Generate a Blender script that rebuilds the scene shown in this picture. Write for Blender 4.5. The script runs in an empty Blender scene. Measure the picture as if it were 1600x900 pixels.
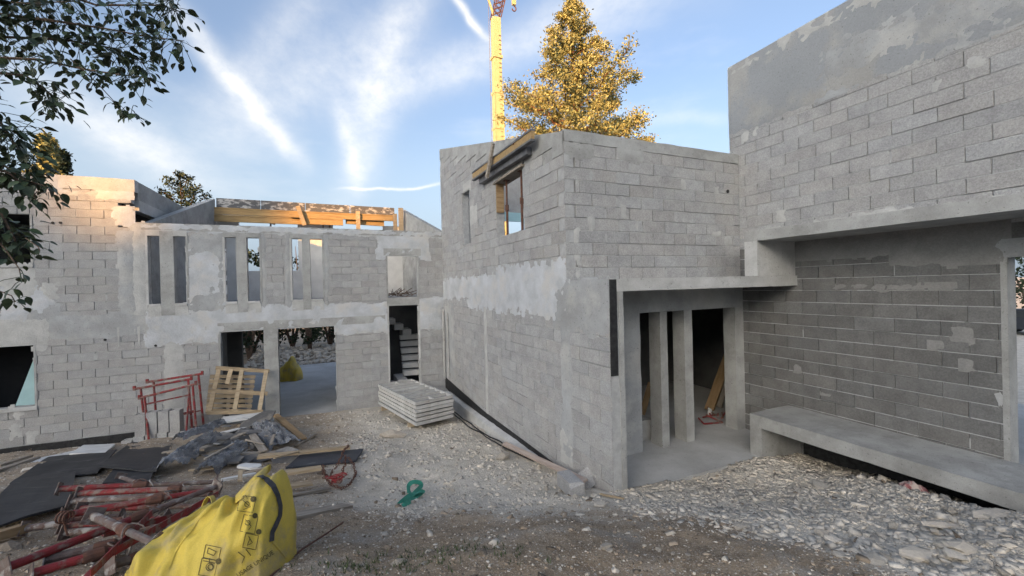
import bpy, bmesh, math, random
from mathutils import Vector, Matrix, noise
random.seed(7)
S = bpy.context.scene
COL = S.collection
CAMZ = 2.88
F = 645.0147
RM = ((0.918019, -0.023932, 0.395813), (-0.395795, 0.005695, 0.918321), (-0.024232, -0.999697, -0.004244))

# ------------------------------------------------------------------ camera
cd = bpy.data.cameras.new('camera'); cam = bpy.data.objects.new('camera', cd); COL.objects.link(cam)
S.camera = cam
cd.sensor_width = 36.0; cd.lens = F / 1600 * 36; cd.clip_start = 0.05; cd.clip_end = 4000
RIGHT = Vector((RM[0][0], RM[1][0], RM[2][0])); DOWN = Vector((RM[0][1], RM[1][1], RM[2][1])); FWD = Vector((RM[0][2], RM[1][2], RM[2][2]))
mm = Matrix.Identity(4)
for i in range(3):
    mm[i][0] = RIGHT[i]; mm[i][1] = -DOWN[i]; mm[i][2] = -FWD[i]
mm[2][3] = CAMZ
cam.matrix_world = mm
CAM = Vector((0, 0, CAMZ))

def ray(px, py): return RIGHT * ((px - 800) / F) + DOWN * ((py - 450) / F) + FWD
def on_y(px, py, y): d = ray(px, py); return CAM + d * (y / d.y)
def on_x(px, py, x): d = ray(px, py); return CAM + d * (x / d.x)
def on_z(px, py, z): d = ray(px, py); return CAM + d * ((z - CAMZ) / d.z)
def at(px, py, depth): return CAM + ray(px, py) * depth
def proj(p):
    q = Vector(p) - CAM; z = q.dot(FWD)
    if z < 0.05: return None
    return 800 + F * q.dot(RIGHT) / z, 450 + F * q.dot(DOWN) / z, z

# ------------------------------------------------------------------ sun, sky, exposure
SUN_EL = math.radians(12.0)
SUN_AZ = Vector((0.75, 0.66, 0)).normalized()            # the way the light travels over the ground
sl = bpy.data.lights.new('sun', 'SUN'); sun = bpy.data.objects.new('sun', sl); COL.objects.link(sun)
sl.energy = 2.2; sl.angle = math.radians(0.45); sl.color = (0.95, 0.47, 0.13)
tr = Vector((SUN_AZ.x * math.cos(SUN_EL), SUN_AZ.y * math.cos(SUN_EL), -math.sin(SUN_EL)))
sun.rotation_euler = tr.to_track_quat('-Z', 'Y').to_euler()
sun.location = (-4, -12, 14)
w = bpy.data.worlds.new('World'); S.world = w; w.use_nodes = True
nt = w.node_tree; nt.nodes.clear()
def N(t, **k):
    n = nt.nodes.new(t)
    for a, b in k.items(): setattr(n, a, b)
    return n
def math_n(op, a, b=None, c=None, clamp=False):
    n = N('ShaderNodeMath', operation=op); n.use_clamp = clamp
    for i, v in enumerate((a, b, c)):
        if v is None: continue
        if isinstance(v, (int, float)): n.inputs[i].default_value = v
        else: nt.links.new(v, n.inputs[i])
    return n.outputs[0]
def vmath(op, a, b=None):
    n = N('ShaderNodeVectorMath', operation=op)
    for i, v in enumerate((a, b)):
        if v is None: continue
        if isinstance(v, (tuple, list, Vector)): n.inputs[i].default_value = tuple(v)
        elif isinstance(v, (int, float)): n.inputs[3].default_value = v
        else: nt.links.new(v, n.inputs[i])
    return n.outputs['Value'] if op in ('DOT_PRODUCT', 'LENGTH') else n.outputs[0]
sky = N('ShaderNodeTexSky', sky_type='NISHITA'); sky.sun_disc = False
sky.sun_elevation = SUN_EL; sky.sun_rotation = math.atan2(-SUN_AZ.x, -SUN_AZ.y)
sky.air_density = 1.0; sky.dust_density = 10.0; sky.ozone_density = 3.0; sky.altitude = 200
SKY_V = 0.88
tc = N('ShaderNodeTexCoord')
D0 = vmath('NORMALIZE', tc.outputs['Generated'])
nz = N('ShaderNodeTexNoise'); nz.inputs['Scale'].default_value = 5.0; nz.inputs['Detail'].default_value = 5
nt.links.new(D0, nz.inputs['Vector'])
wob = vmath('MULTIPLY', vmath('SUBTRACT', nz.outputs['Color'], (0.5, 0.5, 0.5)), (0.055, 0.055, 0.055))
DW = vmath('NORMALIZE', vmath('ADD', D0, wob))
nz2 = N('ShaderNodeTexNoise'); nz2.inputs['Scale'].default_value = 26.0; nz2.inputs['Detail'].default_value = 6; nz2.inputs['Roughness'].default_value = 0.65
mp = N('ShaderNodeMapping'); mp.inputs['Rotation'].default_value = (0.3, 0.5, 0.9); mp.inputs['Scale'].default_value = (1, 0.35, 1.4)
nt.links.new(D0, mp.inputs[0]); nt.links.new(mp.outputs[0], nz2.inputs['Vector'])
streak = math_n('MULTIPLY_ADD', nz2.outputs['Fac'], 1.6, -0.15)
def trail(p0, p1, width, strength, soft=0.10, rough=1.0, d=None):
    """a condensation trail: a great-circle band across the sky between two directions"""
    a = ray(*p0).normalized(); b = ray(*p1).normalized()
    n = a.cross(b).normalized(); t = (b - a).normalized(); lo, hi = a.dot(t), b.dot(t)
    src = d or DW
    dist = math_n('DIVIDE', vmath('DOT_PRODUCT', src, n), width)
    g = math_n('POWER', 2.718, math_n('MULTIPLY', math_n('MULTIPLY', dist, dist), -1.0))
    al = vmath('DOT_PRODUCT', src, t)
    s0 = N('ShaderNodeMapRange', interpolation_type='SMOOTHSTEP'); s0.inputs[1].default_value = lo - soft; s0.inputs[2].default_value = lo + soft
    s1 = N('ShaderNodeMapRange', interpolation_type='SMOOTHSTEP'); s1.inputs[1].default_value = hi + soft; s1.inputs[2].default_value = hi - soft
    nt.links.new(al, s0.inputs[0]); nt.links.new(al, s1.inputs[0])
    # keep to the half of the sky the trail is in
    fr = math_n('GREATER_THAN', vmath('DOT_PRODUCT', src, (a + b).normalized()), 0.2)
    m = math_n('MULTIPLY', math_n('MULTIPLY', g, s0.outputs[0]), math_n('MULTIPLY', s1.outputs[0], fr))
    m = math_n('MULTIPLY', m, math_n('MULTIPLY_ADD', streak, rough, 1.0 - rough * 0.6))
    return math_n('MULTIPLY', m, strength)
TRAILS = [((262, 10), (470, 252), 0.019, 0.66, 0.05), ((655, -40), (548, 290), 0.042, 0.46, 0.10), ((533, 165), (560, 288), 0.018, 0.48, 0.05),
          ((700, -10), (765, 60), 0.008, 0.95, 0.03), ((585, 165), (960, 0), 0.040, 0.48, 0.15), ((60, 150), (300, 275), 0.032, 0.55, 0.12),
          ((0, 120), (330, 300), 0.085, 0.18, 0.2), ((330, 205), (620, 50), 0.060, 0.40, 0.15), ((545, 296), (692, 293), 0.0032, 0.75, 0.05),
          ((1010, 185), (1150, 190), 0.012, 0.22, 0.08), ((900, 20), (1150, -80), 0.06, 0.3, 0.15), ((520, -30), (330, 150), 0.032, 0.30, 0.1)]
acc = None
for tdef in TRAILS:
    o = trail(*tdef)
    acc = o if acc is None else math_n('ADD', acc, o)
sep = N('ShaderNodeSeparateXYZ'); nt.links.new(D0, sep.inputs[0])
nz3 = N('ShaderNodeTexNoise'); nz3.inputs['Scale'].default_value = 3.2; nz3.inputs['Detail'].default_value = 7; nz3.inputs['Roughness'].default_value = 0.6
mp3 = N('ShaderNodeMapping'); mp3.inputs['Scale'].default_value = (1.0, 1.0, 3.0); nt.links.new(D0, mp3.inputs[0]); nt.links.new(mp3.outputs[0], nz3.inputs['Vector'])
cir = N('ShaderNodeMapRange', interpolation_type='SMOOTHSTEP'); cir.inputs[1].default_value = 0.48; cir.inputs[2].default_value = 0.80; cir.inputs[4].default_value = 0.26
nt.links.new(nz3.outputs['Fac'], cir.inputs[0])
low = N('ShaderNodeMapRange', interpolation_type='SMOOTHSTEP'); low.inputs[1].default_value = 0.46; low.inputs[2].default_value = 0.06; low.inputs[4].default_value = 0.70
nt.links.new(sep.outputs['Z'], low.inputs[0])
acc = math_n('MULTIPLY', math_n('ADD', acc, cir.outputs[0], clamp=True), 0.92)
bwn = N('ShaderNodeRGBToBW'); nt.links.new(sky.outputs[0], bwn.inputs[0]); lum = bwn.outputs[0]
hs = N('ShaderNodeHueSaturation'); hs.inputs['Value'].default_value = SKY_V; hs.inputs['Saturation'].default_value = 0.82; nt.links.new(sky.outputs[0], hs.inputs['Color'])
def veil(c0, c1, c2, tint):                               # cloud and haze light up towards the sun like the sky behind them
    v = math_n('ADD', math_n('MULTIPLY_ADD', lum, c1, c0), math_n('MULTIPLY', math_n('MULTIPLY', lum, lum), c2))
    cc = N('ShaderNodeCombineColor')
    for i in range(3): nt.links.new(math_n('MULTIPLY', v, tint[i]), cc.inputs[i])
    return cc.outputs[0]
mh = N('ShaderNodeMix', data_type='RGBA'); nt.links.new(low.outputs[0], mh.inputs[0]); nt.links.new(hs.outputs[0], mh.inputs[6]); nt.links.new(veil(1.5, 0.6, 0.0, (0.68, 0.84, 1.0)), mh.inputs[7])
mx = N('ShaderNodeMix', data_type='RGBA'); nt.links.new(acc, mx.inputs[0]); nt.links.new(mh.outputs[2], mx.inputs[6]); nt.links.new(veil(1.75, 0.45, 0.0, (0.98, 0.99, 1.0)), mx.inputs[7])
bg = N('ShaderNodeBackground'); bg.inputs[1].default_value = 0.10
nt.links.new(mx.outputs[2], bg.inputs[0])
out = N('ShaderNodeOutputWorld'); nt.links.new(bg.outputs[0], out.inputs[0])
S.view_settings.view_transform = 'Standard'; S.view_settings.look = 'None'; S.view_settings.gamma = 1.0
S.view_settings.exposure = 2.35; S.view_settings.use_curve_mapping = False
S.cycles.max_bounces = 5; S.cycles.diffuse_bounces = 3; S.cycles.transparent_max_bounces = 8

# ------------------------------------------------------------------ materials
MATS = {}
WARM = {'block', 'block_dark', 'mortar', 'plaster', 'plaster_grey', 'plaster_pale', 'render_grey', 'concrete', 'concrete_pale', 'concrete_floor', 'concrete_dark'}
def warm(c): return (c[0] * 0.985, c[1] * 1.0, c[2] * 1.02) if c else c
def mat(name, col, col2=None, rough=0.9, scale=6.0, detail=4.0, bump=0.0, bscale=60.0, metal=0.0, rnd=0.0, grain=0.0, gscale=220.0, coords='Object', spec=0.3, lo=0.35, hi=0.65, col3=None, c3scale=1.2, c3lo=0.5, c3hi=0.62, stretch=None, alpha=1.0):
    if name in WARM: col, col2, col3 = warm(col), warm(col2), warm(col3)
    m = bpy.data.materials.new(name); m.use_nodes = True
    t = m.node_tree; nd = t.nodes; L = t.links; b = nd['Principled BSDF']
    b.inputs['Roughness'].default_value = rough; b.inputs['Metallic'].default_value = metal; b.inputs['Specular IOR Level'].default_value = spec
    if alpha < 1: b.inputs['Alpha'].default_value = alpha
    tcn = nd.new('ShaderNodeTexCoord'); src = tcn.outputs['Object']
    if coords == 'World':
        g = nd.new('ShaderNodeNewGeometry'); src = g.outputs['Position']
    if stretch:
        mpn = nd.new('ShaderNodeMapping'); mpn.inputs['Scale'].default_value = stretch; L.new(src, mpn.inputs[0]); src = mpn.outputs[0]
    def nse(sc, de, ro=0.6):
        n = nd.new('ShaderNodeTexNoise'); n.inputs['Scale'].default_value = sc; n.inputs['Detail'].default_value = de; n.inputs['Roughness'].default_value = ro
        L.new(src, n.inputs['Vector']); return n.outputs['Fac']
    def mr(x, a, c, d=0.0, e=1.0):
        r = nd.new('ShaderNodeMapRange'); r.inputs[1].default_value = a; r.inputs[2].default_value = c; r.inputs[3].default_value = d; r.inputs[4].default_value = e
        L.new(x, r.inputs[0]); return r.outputs[0]
    def mixc(f, a, c, mode='MIX'):
        x = nd.new('ShaderNodeMix'); x.data_type = 'RGBA'; x.blend_type = mode
        if isinstance(f, float): x.inputs[0].default_value = f
        else: L.new(f, x.inputs[0])
        for i, v in ((6, a), (7, c)):
            if isinstance(v, tuple): x.inputs[i].default_value = (*v, 1)
            else: L.new(v, x.inputs[i])
        return x.outputs[2]
    c = mixc(mr(nse(scale, detail), lo, hi), col, col2 or tuple(v * 0.75 for v in col))
    if col3: c = mixc(mr(nse(c3scale, 5, 0.65), c3lo, c3hi), c, col3)
    if name in ('concrete', 'concrete_pale', 'concrete_floor', 'render_grey', 'plaster_grey'):
        c = mixc(1.0, c, mixc(mr(nse(38, 2, 0.5), 0.66, 0.71), (1.0, 1.0, 1.0), (0.62, 0.62, 0.61)), 'MULTIPLY'); c = mixc(1.0, c, mixc(mr(nse(0.8, 5, 0.7), 0.38, 0.62), (0.86, 0.855, 0.84), (1.06, 1.06, 1.06)), 'MULTIPLY')
    if rnd > 0:
        oi = nd.new('ShaderNodeObjectInfo'); gi = nd.new('ShaderNodeNewGeometry')
        ad = nd.new('ShaderNodeMath'); ad.operation = 'ADD'; L.new(oi.outputs['Random'], ad.inputs[0]); L.new(gi.outputs['Random Per Island'], ad.inputs[1])
        fr = nd.new('ShaderNodeMath'); fr.operation = 'FRACT'; L.new(ad.outputs[0], fr.inputs[0])
        v = mr(fr.outputs[0], 0, 1, 1 - rnd, 1 + rnd * 0.8)
        h = nd.new('ShaderNodeHueSaturation'); L.new(v, h.inputs['Value']); L.new(c, h.inputs['Color']); c = h.outputs[0]
        f2 = nd.new('ShaderNodeMath'); f2.operation = 'MULTIPLY'; f2.inputs[1].default_value = 7.31; L.new(fr.outputs[0], f2.inputs[0])
        f3 = nd.new('ShaderNodeMath'); f3.operation = 'FRACT'; L.new(f2.outputs[0], f3.inputs[0])
        c = mixc(mr(f3.outputs[0], 0, 1, 0, 0.22), c, (1.0, 0.86, 0.72), 'MULTIPLY')
    if grain > 0:
        c = mixc(mr(nse(gscale, 2, 0.7), 0.3, 0.7, 1 - grain, 1 + grain), (0, 0, 0), c, 'MIX') if False else mixc(1.0, c, mixc(mr(nse(gscale, 2, 0.7), 0.3, 0.7), (1 - grain,) * 3, (1.0,) * 3), 'MULTIPLY')
    L.new(c, b.inputs['Base Color'])
    if bump > 0:
        bn = nd.new('ShaderNodeBump'); bn.inputs['Strength'].default_value = min(bump, 1.0); bn.inputs['Distance'].default_value = 0.01
        L.new(nse(bscale, 2, 0.7), bn.inputs['Height']); L.new(bn.outputs[0], b.inputs['Normal'])
    MATS[name] = m; return m
mat('block', (0.47, 0.465, 0.455), (0.385, 0.38, 0.375), scale=5, rnd=0.085, grain=0.34, gscale=55, bump=1.0, bscale=70, col3=(0.45, 0.44, 0.415), c3scale=1.1, c3lo=0.52, c3hi=0.75, coords='World')
mat('block_dark', (0.215, 0.212, 0.205), (0.165, 0.162, 0.156), scale=4, rnd=0.13, grain=0.32, gscale=55, bump=0.6, bscale=110, coords='World')  # darker copy of the block colour
mat('mortar', (0.50, 0.495, 0.48), (0.39, 0.385, 0.375), scale=9, grain=0.25, bump=0.8, bscale=60, coords='World')
mat('plaster', (0.56, 0.57, 0.58), (0.43, 0.435, 0.44), scale=2.6, grain=0.14, gscale=70, bump=0.8, bscale=22, coords='World', col3=(0.54, 0.52, 0.49), c3scale=1.7, c3lo=0.5, c3hi=0.64)
mat('plaster_grey', (0.41, 0.415, 0.415), (0.345, 0.345, 0.34), scale=2.2, grain=0.12, gscale=70, bump=0.6, bscale=25, coords='World', col3=(0.46, 0.45, 0.43), c3scale=1.3)
mat('render_grey', (0.35, 0.36, 0.37), (0.29, 0.30, 0.305), scale=1.6, grain=0.14, gscale=50, bump=0.9, bscale=14, coords='World', col3=(0.385, 0.375, 0.355), c3scale=0.9)
mat('plaster_pale', (0.52, 0.51, 0.48), (0.42, 0.41, 0.39), scale=4, grain=0.15, gscale=60, bump=0.8, bscale=30, coords='World')
mat('concrete', (0.44, 0.435, 0.415), (0.35, 0.345, 0.33), scale=3.0, grain=0.16, gscale=90, bump=0.35, bscale=35, coords='World', col3=(0.29, 0.285, 0.27), c3scale=2.3, c3lo=0.50, c3hi=0.70)
mat('dark_smear', (0.29, 0.285, 0.275), (0.24, 0.236, 0.228), scale=5, grain=0.2, gscale=50, bump=0.5, coords='World')  # darker cement for patches on the darker lower blocks
mat('concrete_lit', (0.72, 0.70, 0.66), (0.60, 0.58, 0.55), scale=2, grain=0.12, gscale=60, bump=0.3, bscale=20, coords='World')  # concrete lightened to stand in for daylight on rear wall and stair
mat('concrete_pale', (0.56, 0.55, 0.53), (0.46, 0.45, 0.43), scale=2.4, grain=0.14, gscale=80, bump=0.4, bscale=30, coords='World', col3=(0.40, 0.39, 0.37), c3scale=3.0, c3lo=0.58, c3hi=0.7)
mat('concrete_floor', (0.52, 0.51, 0.49), (0.43, 0.42, 0.40), scale=1.4, grain=0.14, gscale=60, bump=0.35, bscale=26, coords='World', col3=(0.47, 0.46, 0.44), c3scale=0.9)
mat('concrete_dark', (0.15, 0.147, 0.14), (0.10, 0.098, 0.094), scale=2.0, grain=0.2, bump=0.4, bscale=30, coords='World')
mat('membrane', (0.014, 0.014, 0.015), (0.035, 0.035, 0.036), rough=0.7, scale=14, bump=0.5, bscale=40, coords='World')
mat('timber', (0.36, 0.25, 0.14), (0.25, 0.165, 0.085), rough=0.75, scale=3, bump=0.3, bscale=30, stretch=(1, 9, 9), rnd=0.15)
mat('timber_pale', (0.46, 0.365, 0.245), (0.33, 0.255, 0.165), rough=0.8, scale=3, bump=0.35, bscale=30, stretch=(1, 9, 9), rnd=0.18)
mat('timber_pink', (0.50, 0.41, 0.345), (0.38, 0.30, 0.25), rough=0.85, scale=3, bump=0.35, bscale=30, stretch=(1, 9, 9))
mat('timber_grey', (0.36, 0.32, 0.27), (0.22, 0.19, 0.155), rough=0.85, scale=3, bump=0.4, bscale=30, stretch=(1, 9, 9), rnd=0.2)
mat('form_yellow', (0.40, 0.27, 0.12), (0.29, 0.19, 0.085), rough=0.6, scale=2.5, bump=0.2, bscale=30, stretch=(1, 6, 6))
mat('form_board', (0.10, 0.10, 0.105), (0.42, 0.41, 0.40), rough=0.7, scale=9, lo=0.50, hi=0.62, bump=0.3, stretch=(0.5, 1, 1))
mat('form_side', (0.085, 0.09, 0.10), (0.16, 0.16, 0.165), rough=0.6, scale=5, bump=0.2)
mat('red_steel', (0.27, 0.030, 0.032), (0.14, 0.026, 0.024), rough=0.6, scale=9, bump=0.5, bscale=50, col3=(0.21, 0.15, 0.125), c3scale=9, c3lo=0.50, c3hi=0.62, rnd=0.2)
mat('dull_steel', (0.19, 0.165, 0.15), (0.12, 0.07, 0.055), rough=0.7, scale=9, bump=0.5, bscale=60, col3=(0.30, 0.28, 0.26), c3scale=8, c3lo=0.55, c3hi=0.62, metal=0.1)
mat('rust', (0.15, 0.07, 0.045), (0.09, 0.05, 0.04), rough=0.85, scale=20, bump=0.5)
mat('black_film', (0.012, 0.013, 0.016), (0.028, 0.028, 0.031), rough=0.55, scale=2.2, col3=(0.15, 0.147, 0.14), c3scale=2.6, c3lo=0.60, c3hi=0.78, bump=0.15, bscale=30, stretch=(1, 2.2, 1))
mat('black_dull', (0.013, 0.0135, 0.016), (0.02, 0.02, 0.022), rough=0.6, scale=4)
mat('navy_board', (0.02, 0.025, 0.038), (0.04, 0.045, 0.055), rough=0.5, scale=5, col3=(0.2, 0.2, 0.2), c3scale=6, c3lo=0.62, c3hi=0.72)
mat('white_board', (0.66, 0.66, 0.64), (0.52, 0.51, 0.49), rough=0.7, scale=4, bump=0.1)
mat('blue_panel', (0.42, 0.62, 0.64), (0.36, 0.55, 0.58), rough=0.6, scale=3)
mat('slate', (0.15, 0.148, 0.145), (0.09, 0.09, 0.092), rough=0.8, scale=6, rnd=0.35, bump=0.4, bscale=25, col3=(0.25, 0.235, 0.215), c3scale=3)
mat('film', (0.30, 0.315, 0.335), (0.15, 0.16, 0.18), rough=0.25, scale=5, spec=0.7, bump=0.5, bscale=26, stretch=(1.0, 1.0, 1.0), alpha=0.62)
mat('bag_fabric', (0.68, 0.51, 0.085), (0.55, 0.41, 0.07), rough=0.62, scale=3.5, bump=0.35, bscale=24, grain=0.16, gscale=160, col3=(0.37, 0.30, 0.15), c3scale=4.0, c3lo=0.50, c3hi=0.68, coords='Object')
mat('bag_ink', (0.07, 0.055, 0.02), (0.10, 0.08, 0.03), rough=0.7)
mat('webbing', (0.035, 0.036, 0.04), (0.06, 0.06, 0.065), rough=0.7, scale=30)
mat('green_web', (0.055, 0.30, 0.21), (0.035, 0.21, 0.15), rough=0.7, scale=12, bump=0.3, bscale=80)
mat('limestone', (0.56, 0.51, 0.44), (0.42, 0.38, 0.32), rough=0.95, scale=7, bump=0.7, bscale=30, rnd=0.28, grain=0.2, gscale=60)
mat('chalk', (0.66, 0.605, 0.52), (0.53, 0.48, 0.41), rough=0.95, scale=6, bump=0.7, bscale=30, rnd=0.22, grain=0.15, gscale=60)
mat('pebble', (0.40, 0.325, 0.245), (0.25, 0.195, 0.14), rough=0.95, scale=8, bump=0.6, rnd=0.5, grain=0.2, gscale=60)
mat('galvanised', (0.50, 0.50, 0.49), (0.40, 0.395, 0.38), rough=0.6, scale=6, bump=0.2, metal=0.0, rnd=0.12, col3=(0.33, 0.31, 0.28), c3scale=5, c3lo=0.58, c3hi=0.7)
mat('crane_paint', (0.50, 0.46, 0.24), (0.44, 0.40, 0.20), rough=0.45, scale=2)
mat('bark', (0.16, 0.11, 0.08), (0.09, 0.065, 0.05), rough=0.95, scale=9, bump=0.8, bscale=20)
mat('bark_red', (0.26, 0.12, 0.065), (0.15, 0.08, 0.05), rough=0.95, scale=9, bump=0.8, bscale=20)
mat('leaf_dark', (0.050, 0.075, 0.036), (0.030, 0.050, 0.026), rough=0.45, scale=3, rnd=0.45, spec=0.4)
mat('leaf_shrub', (0.038, 0.058, 0.026), (0.02, 0.034, 0.018), rough=0.7, scale=3, rnd=0.5)
mat('leaf_cedar', (0.36, 0.34, 0.14), (0.18, 0.195, 0.085), rough=0.8, scale=0.8, rnd=0.55, coords='World')
mat('grass_blade', (0.045, 0.075, 0.025), (0.06, 0.07, 0.03), rough=0.8, rnd=0.4)
mat('rag', (0.25, 0.09, 0.09), (0.42, 0.34, 0.30), rough=0.95, scale=9, lo=0.45, hi=0.55)
mat('car_paint', (0.02, 0.025, 0.035), (0.025, 0.03, 0.04), rough=0.25, spec=0.6)
mat('car_glass', (0.02, 0.025, 0.03), (0.02, 0.025, 0.03), rough=0.05, spec=0.8)
mat('rubber', (0.02, 0.02, 0.02), (0.03, 0.03, 0.03), rough=0.9)
mat('tail_red', (0.35, 0.02, 0.02), (0.3, 0.02, 0.02), rough=0.3)
mat('blocker_green', (0.035, 0.05, 0.022), (0.02, 0.03, 0.015), rough=0.95, scale=0.4, bump=0.5, bscale=2)

# ------------------------------------------------------------------ helpers
def fbm(x, y, z=0.0, o=4): return noise.fractal(Vector((x, y, z)), 0.9, 2.1, o)     # about -1..1
def lerp(a, b, t): return a + (b - a) * t
def smooth(a, b, x):
    t = max(0.0, min(1.0, (x - a) / (b - a))); return t * t * (3 - 2 * t)
def interp(x, xs, ys):
    if x <= xs[0]: return ys[0]
    for i in range(len(xs) - 1):
        if x <= xs[i + 1]:
            t = (x - xs[i]) / (xs[i + 1] - xs[i]); return ys[i] + (ys[i + 1] - ys[i]) * t
    return ys[-1]
class MB:
    def __init__(s): s.v = []; s.f = []; s.m = []
    def add(s, vs, fs, mi=0):
        n = len(s.v); s.v.extend(tuple(v) for v in vs); s.f.extend(tuple(i + n for i in f) for f in fs); s.m.extend([mi] * len(fs)); return s
    def box(s, a, b, mi=0):
        x0, y0, z0 = a; x1, y1, z1 = b
        return s.add([(x0, y0, z0), (x1, y0, z0), (x1, y1, z0), (x0, y1, z0), (x0, y0, z1), (x1, y0, z1), (x1, y1, z1), (x0, y1, z1)],
                     [(0, 3, 2, 1), (4, 5, 6, 7), (0, 1, 5, 4), (1, 2, 6, 5), (2, 3, 7, 6), (3, 0, 4, 7)], mi)
    def bar(s, p, q, wd, ht, up=(0, 0, 1), mi=0, twist=0.0):
        """a rectangular bar from p to q"""
        p = Vector(p); q = Vector(q); d = (q - p).normalized(); up = Vector(up)
        if abs(d.dot(up)) > 0.98: up = Vector((1, 0, 0))
        sd = d.cross(up).normalized(); u = sd.cross(d).normalized()
        if twist:
            r = Matrix.Rotation(twist, 3, d); sd = r @ sd; u = r @ u
        vs = []
        for c in (p, q):
            for a, b in ((-1, -1), (1, -1), (1, 1), (-1, 1)): vs.append(c + sd * (a * wd / 2) + u * (b * ht / 2))
        return s.add(vs, [(0, 3, 2, 1), (4, 5, 6, 7), (0, 1, 5, 4), (1, 2, 6, 5), (2, 3, 7, 6), (3, 0, 4, 7)], mi)
    def tube(s, pts, r, n=8, mi=0, cap=True):
        pts = [Vector(p) for p in pts]; rs = r if isinstance(r, (list, tuple)) else [r] * len(pts)
        vs = []; prev = None
        for i, p in enumerate(pts):
            d = (pts[min(i + 1, len(pts) - 1)] - pts[max(i - 1, 0)]).normalized()
            if prev is None:
                ref = Vector((0, 0, 1)) if abs(d.z) < 0.9 else Vector((1, 0, 0)); a = d.cross(ref).normalized()
            else: a = (prev - d * prev.dot(d)).normalized()
            prev = a; b = d.cross(a)
            for k in range(n):
                t = 2 * math.pi * k / n; vs.append(p + (a * math.cos(t) + b * math.sin(t)) * rs[i])
        fs = []
        for i in range(len(pts) - 1):
            for k in range(n):
                k2 = (k + 1) % n; fs.append((i * n + k, i * n + k2, (i + 1) * n + k2, (i + 1) * n + k))
        if cap: fs.append(tuple(range(n - 1, -1, -1))); m = (len(pts) - 1) * n; fs.append(tuple(range(m, m + n)))
        return s.add(vs, fs, mi)
    def prism(s, poly, d, mi=0):
        """poly: 3-D points of one face, d: the extrusion vector"""
        n = len(poly); d = Vector(d); a = [Vector(p) for p in poly]
        return s.add(a + [p + d for p in a], [tuple(range(n - 1, -1, -1)), tuple(range(n, 2 * n))] + [(i, (i + 1) % n, n + (i + 1) % n, n + i) for i in range(n)], mi)
    def rough_box(s, a, b, cell=0.14, amp=0.004, seed=0.0, mi=0, freq=3.0):
        """a box of small faces whose edges and faces wander like cast concrete"""
        x0, y0, z0 = a; x1, y1, z1 = b; L = (x1 - x0, y1 - y0, z1 - z0); nn = [max(1, min(60, int(round(l / cell)))) for l in L]
        idx = {}; vs = []; fs = []
        def vid(i, j, k):
            key = (i, j, k)
            if key not in idx:
                p = Vector((x0 + L[0] * i / nn[0], y0 + L[1] * j / nn[1], z0 + L[2] * k / nn[2]))
                q = p * freq + Vector((seed, seed * 1.7, seed * 0.6))
                p += Vector((fbm(q.x, q.y, q.z, 3), fbm(q.x + 31, q.y, q.z, 3), fbm(q.x, q.y + 47, q.z, 3))) * amp
                idx[key] = len(vs); vs.append(p)
            return idx[key]
        for i in range(nn[0]):
            for j in range(nn[1]):
                fs.append((vid(i, j, 0), vid(i, j + 1, 0), vid(i + 1, j + 1, 0), vid(i + 1, j, 0)))
                fs.append((vid(i, j, nn[2]), vid(i + 1, j, nn[2]), vid(i + 1, j + 1, nn[2]), vid(i, j + 1, nn[2])))
        for i in range(nn[0]):
            for k in range(nn[2]):
                fs.append((vid(i, 0, k), vid(i + 1, 0, k), vid(i + 1, 0, k + 1), vid(i, 0, k + 1)))
                fs.append((vid(i, nn[1], k), vid(i, nn[1], k + 1), vid(i + 1, nn[1], k + 1), vid(i + 1, nn[1], k)))
        for j in range(nn[1]):
            for k in range(nn[2]):
                fs.append((vid(0, j, k), vid(0, j, k + 1), vid(0, j + 1, k + 1), vid(0, j + 1, k)))
                fs.append((vid(nn[0], j, k), vid(nn[0], j + 1, k), vid(nn[0], j + 1, k + 1), vid(nn[0], j, k + 1)))
        return s.add(vs, fs, mi)
    def mesh(s, name, mats, smooth_=False):
        me = bpy.data.meshes.new(name); me.from_pydata(s.v, [], s.f)
        for m in ([mats] if isinstance(mats, str) else mats): me.materials.append(MATS[m])
        if any(s.m): me.polygons.foreach_set('material_index', s.m)
        if smooth_: me.polygons.foreach_set('use_smooth', [True] * len(s.f))
        me.update(); return me
    def build(s, name, mats, parent=None, loc=None, smooth_=False, kind=None):
        """world coordinates in, one object out; its origin at loc, or at its parent"""
        base = Vector(loc) if loc else (parent_world(parent) if parent else None)
        if base is None: base = Vector((sum(v[0] for v in s.v) / len(s.v), sum(v[1] for v in s.v) / len(s.v), min(v[2] for v in s.v)))
        s.v = [(v[0] - base.x, v[1] - base.y, v[2] - base.z) for v in s.v]
        o = bpy.data.objects.new(name, s.mesh(name, mats, smooth_)); COL.objects.link(o)
        o.location = base - parent_world(parent) if parent else base
        if parent: o.parent = parent
        if kind: o['kind'] = kind
        return o
def parent_world(p):
    v = Vector((0, 0, 0))
    while p: v += p.location; p = p.parent
    return v
def tag(o, label, cat, group=None):
    o['label'] = label; o['category'] = cat
    if group: o['group'] = group
    return o
def empty(name, loc, label, cat, group=None):
    o = bpy.data.objects.new(name, None); COL.objects.link(o); o.location = loc; o.empty_display_size = 0.2
    return tag(o, label, cat, group)
def struct(o): o['kind'] = 'structure'; return o

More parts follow.
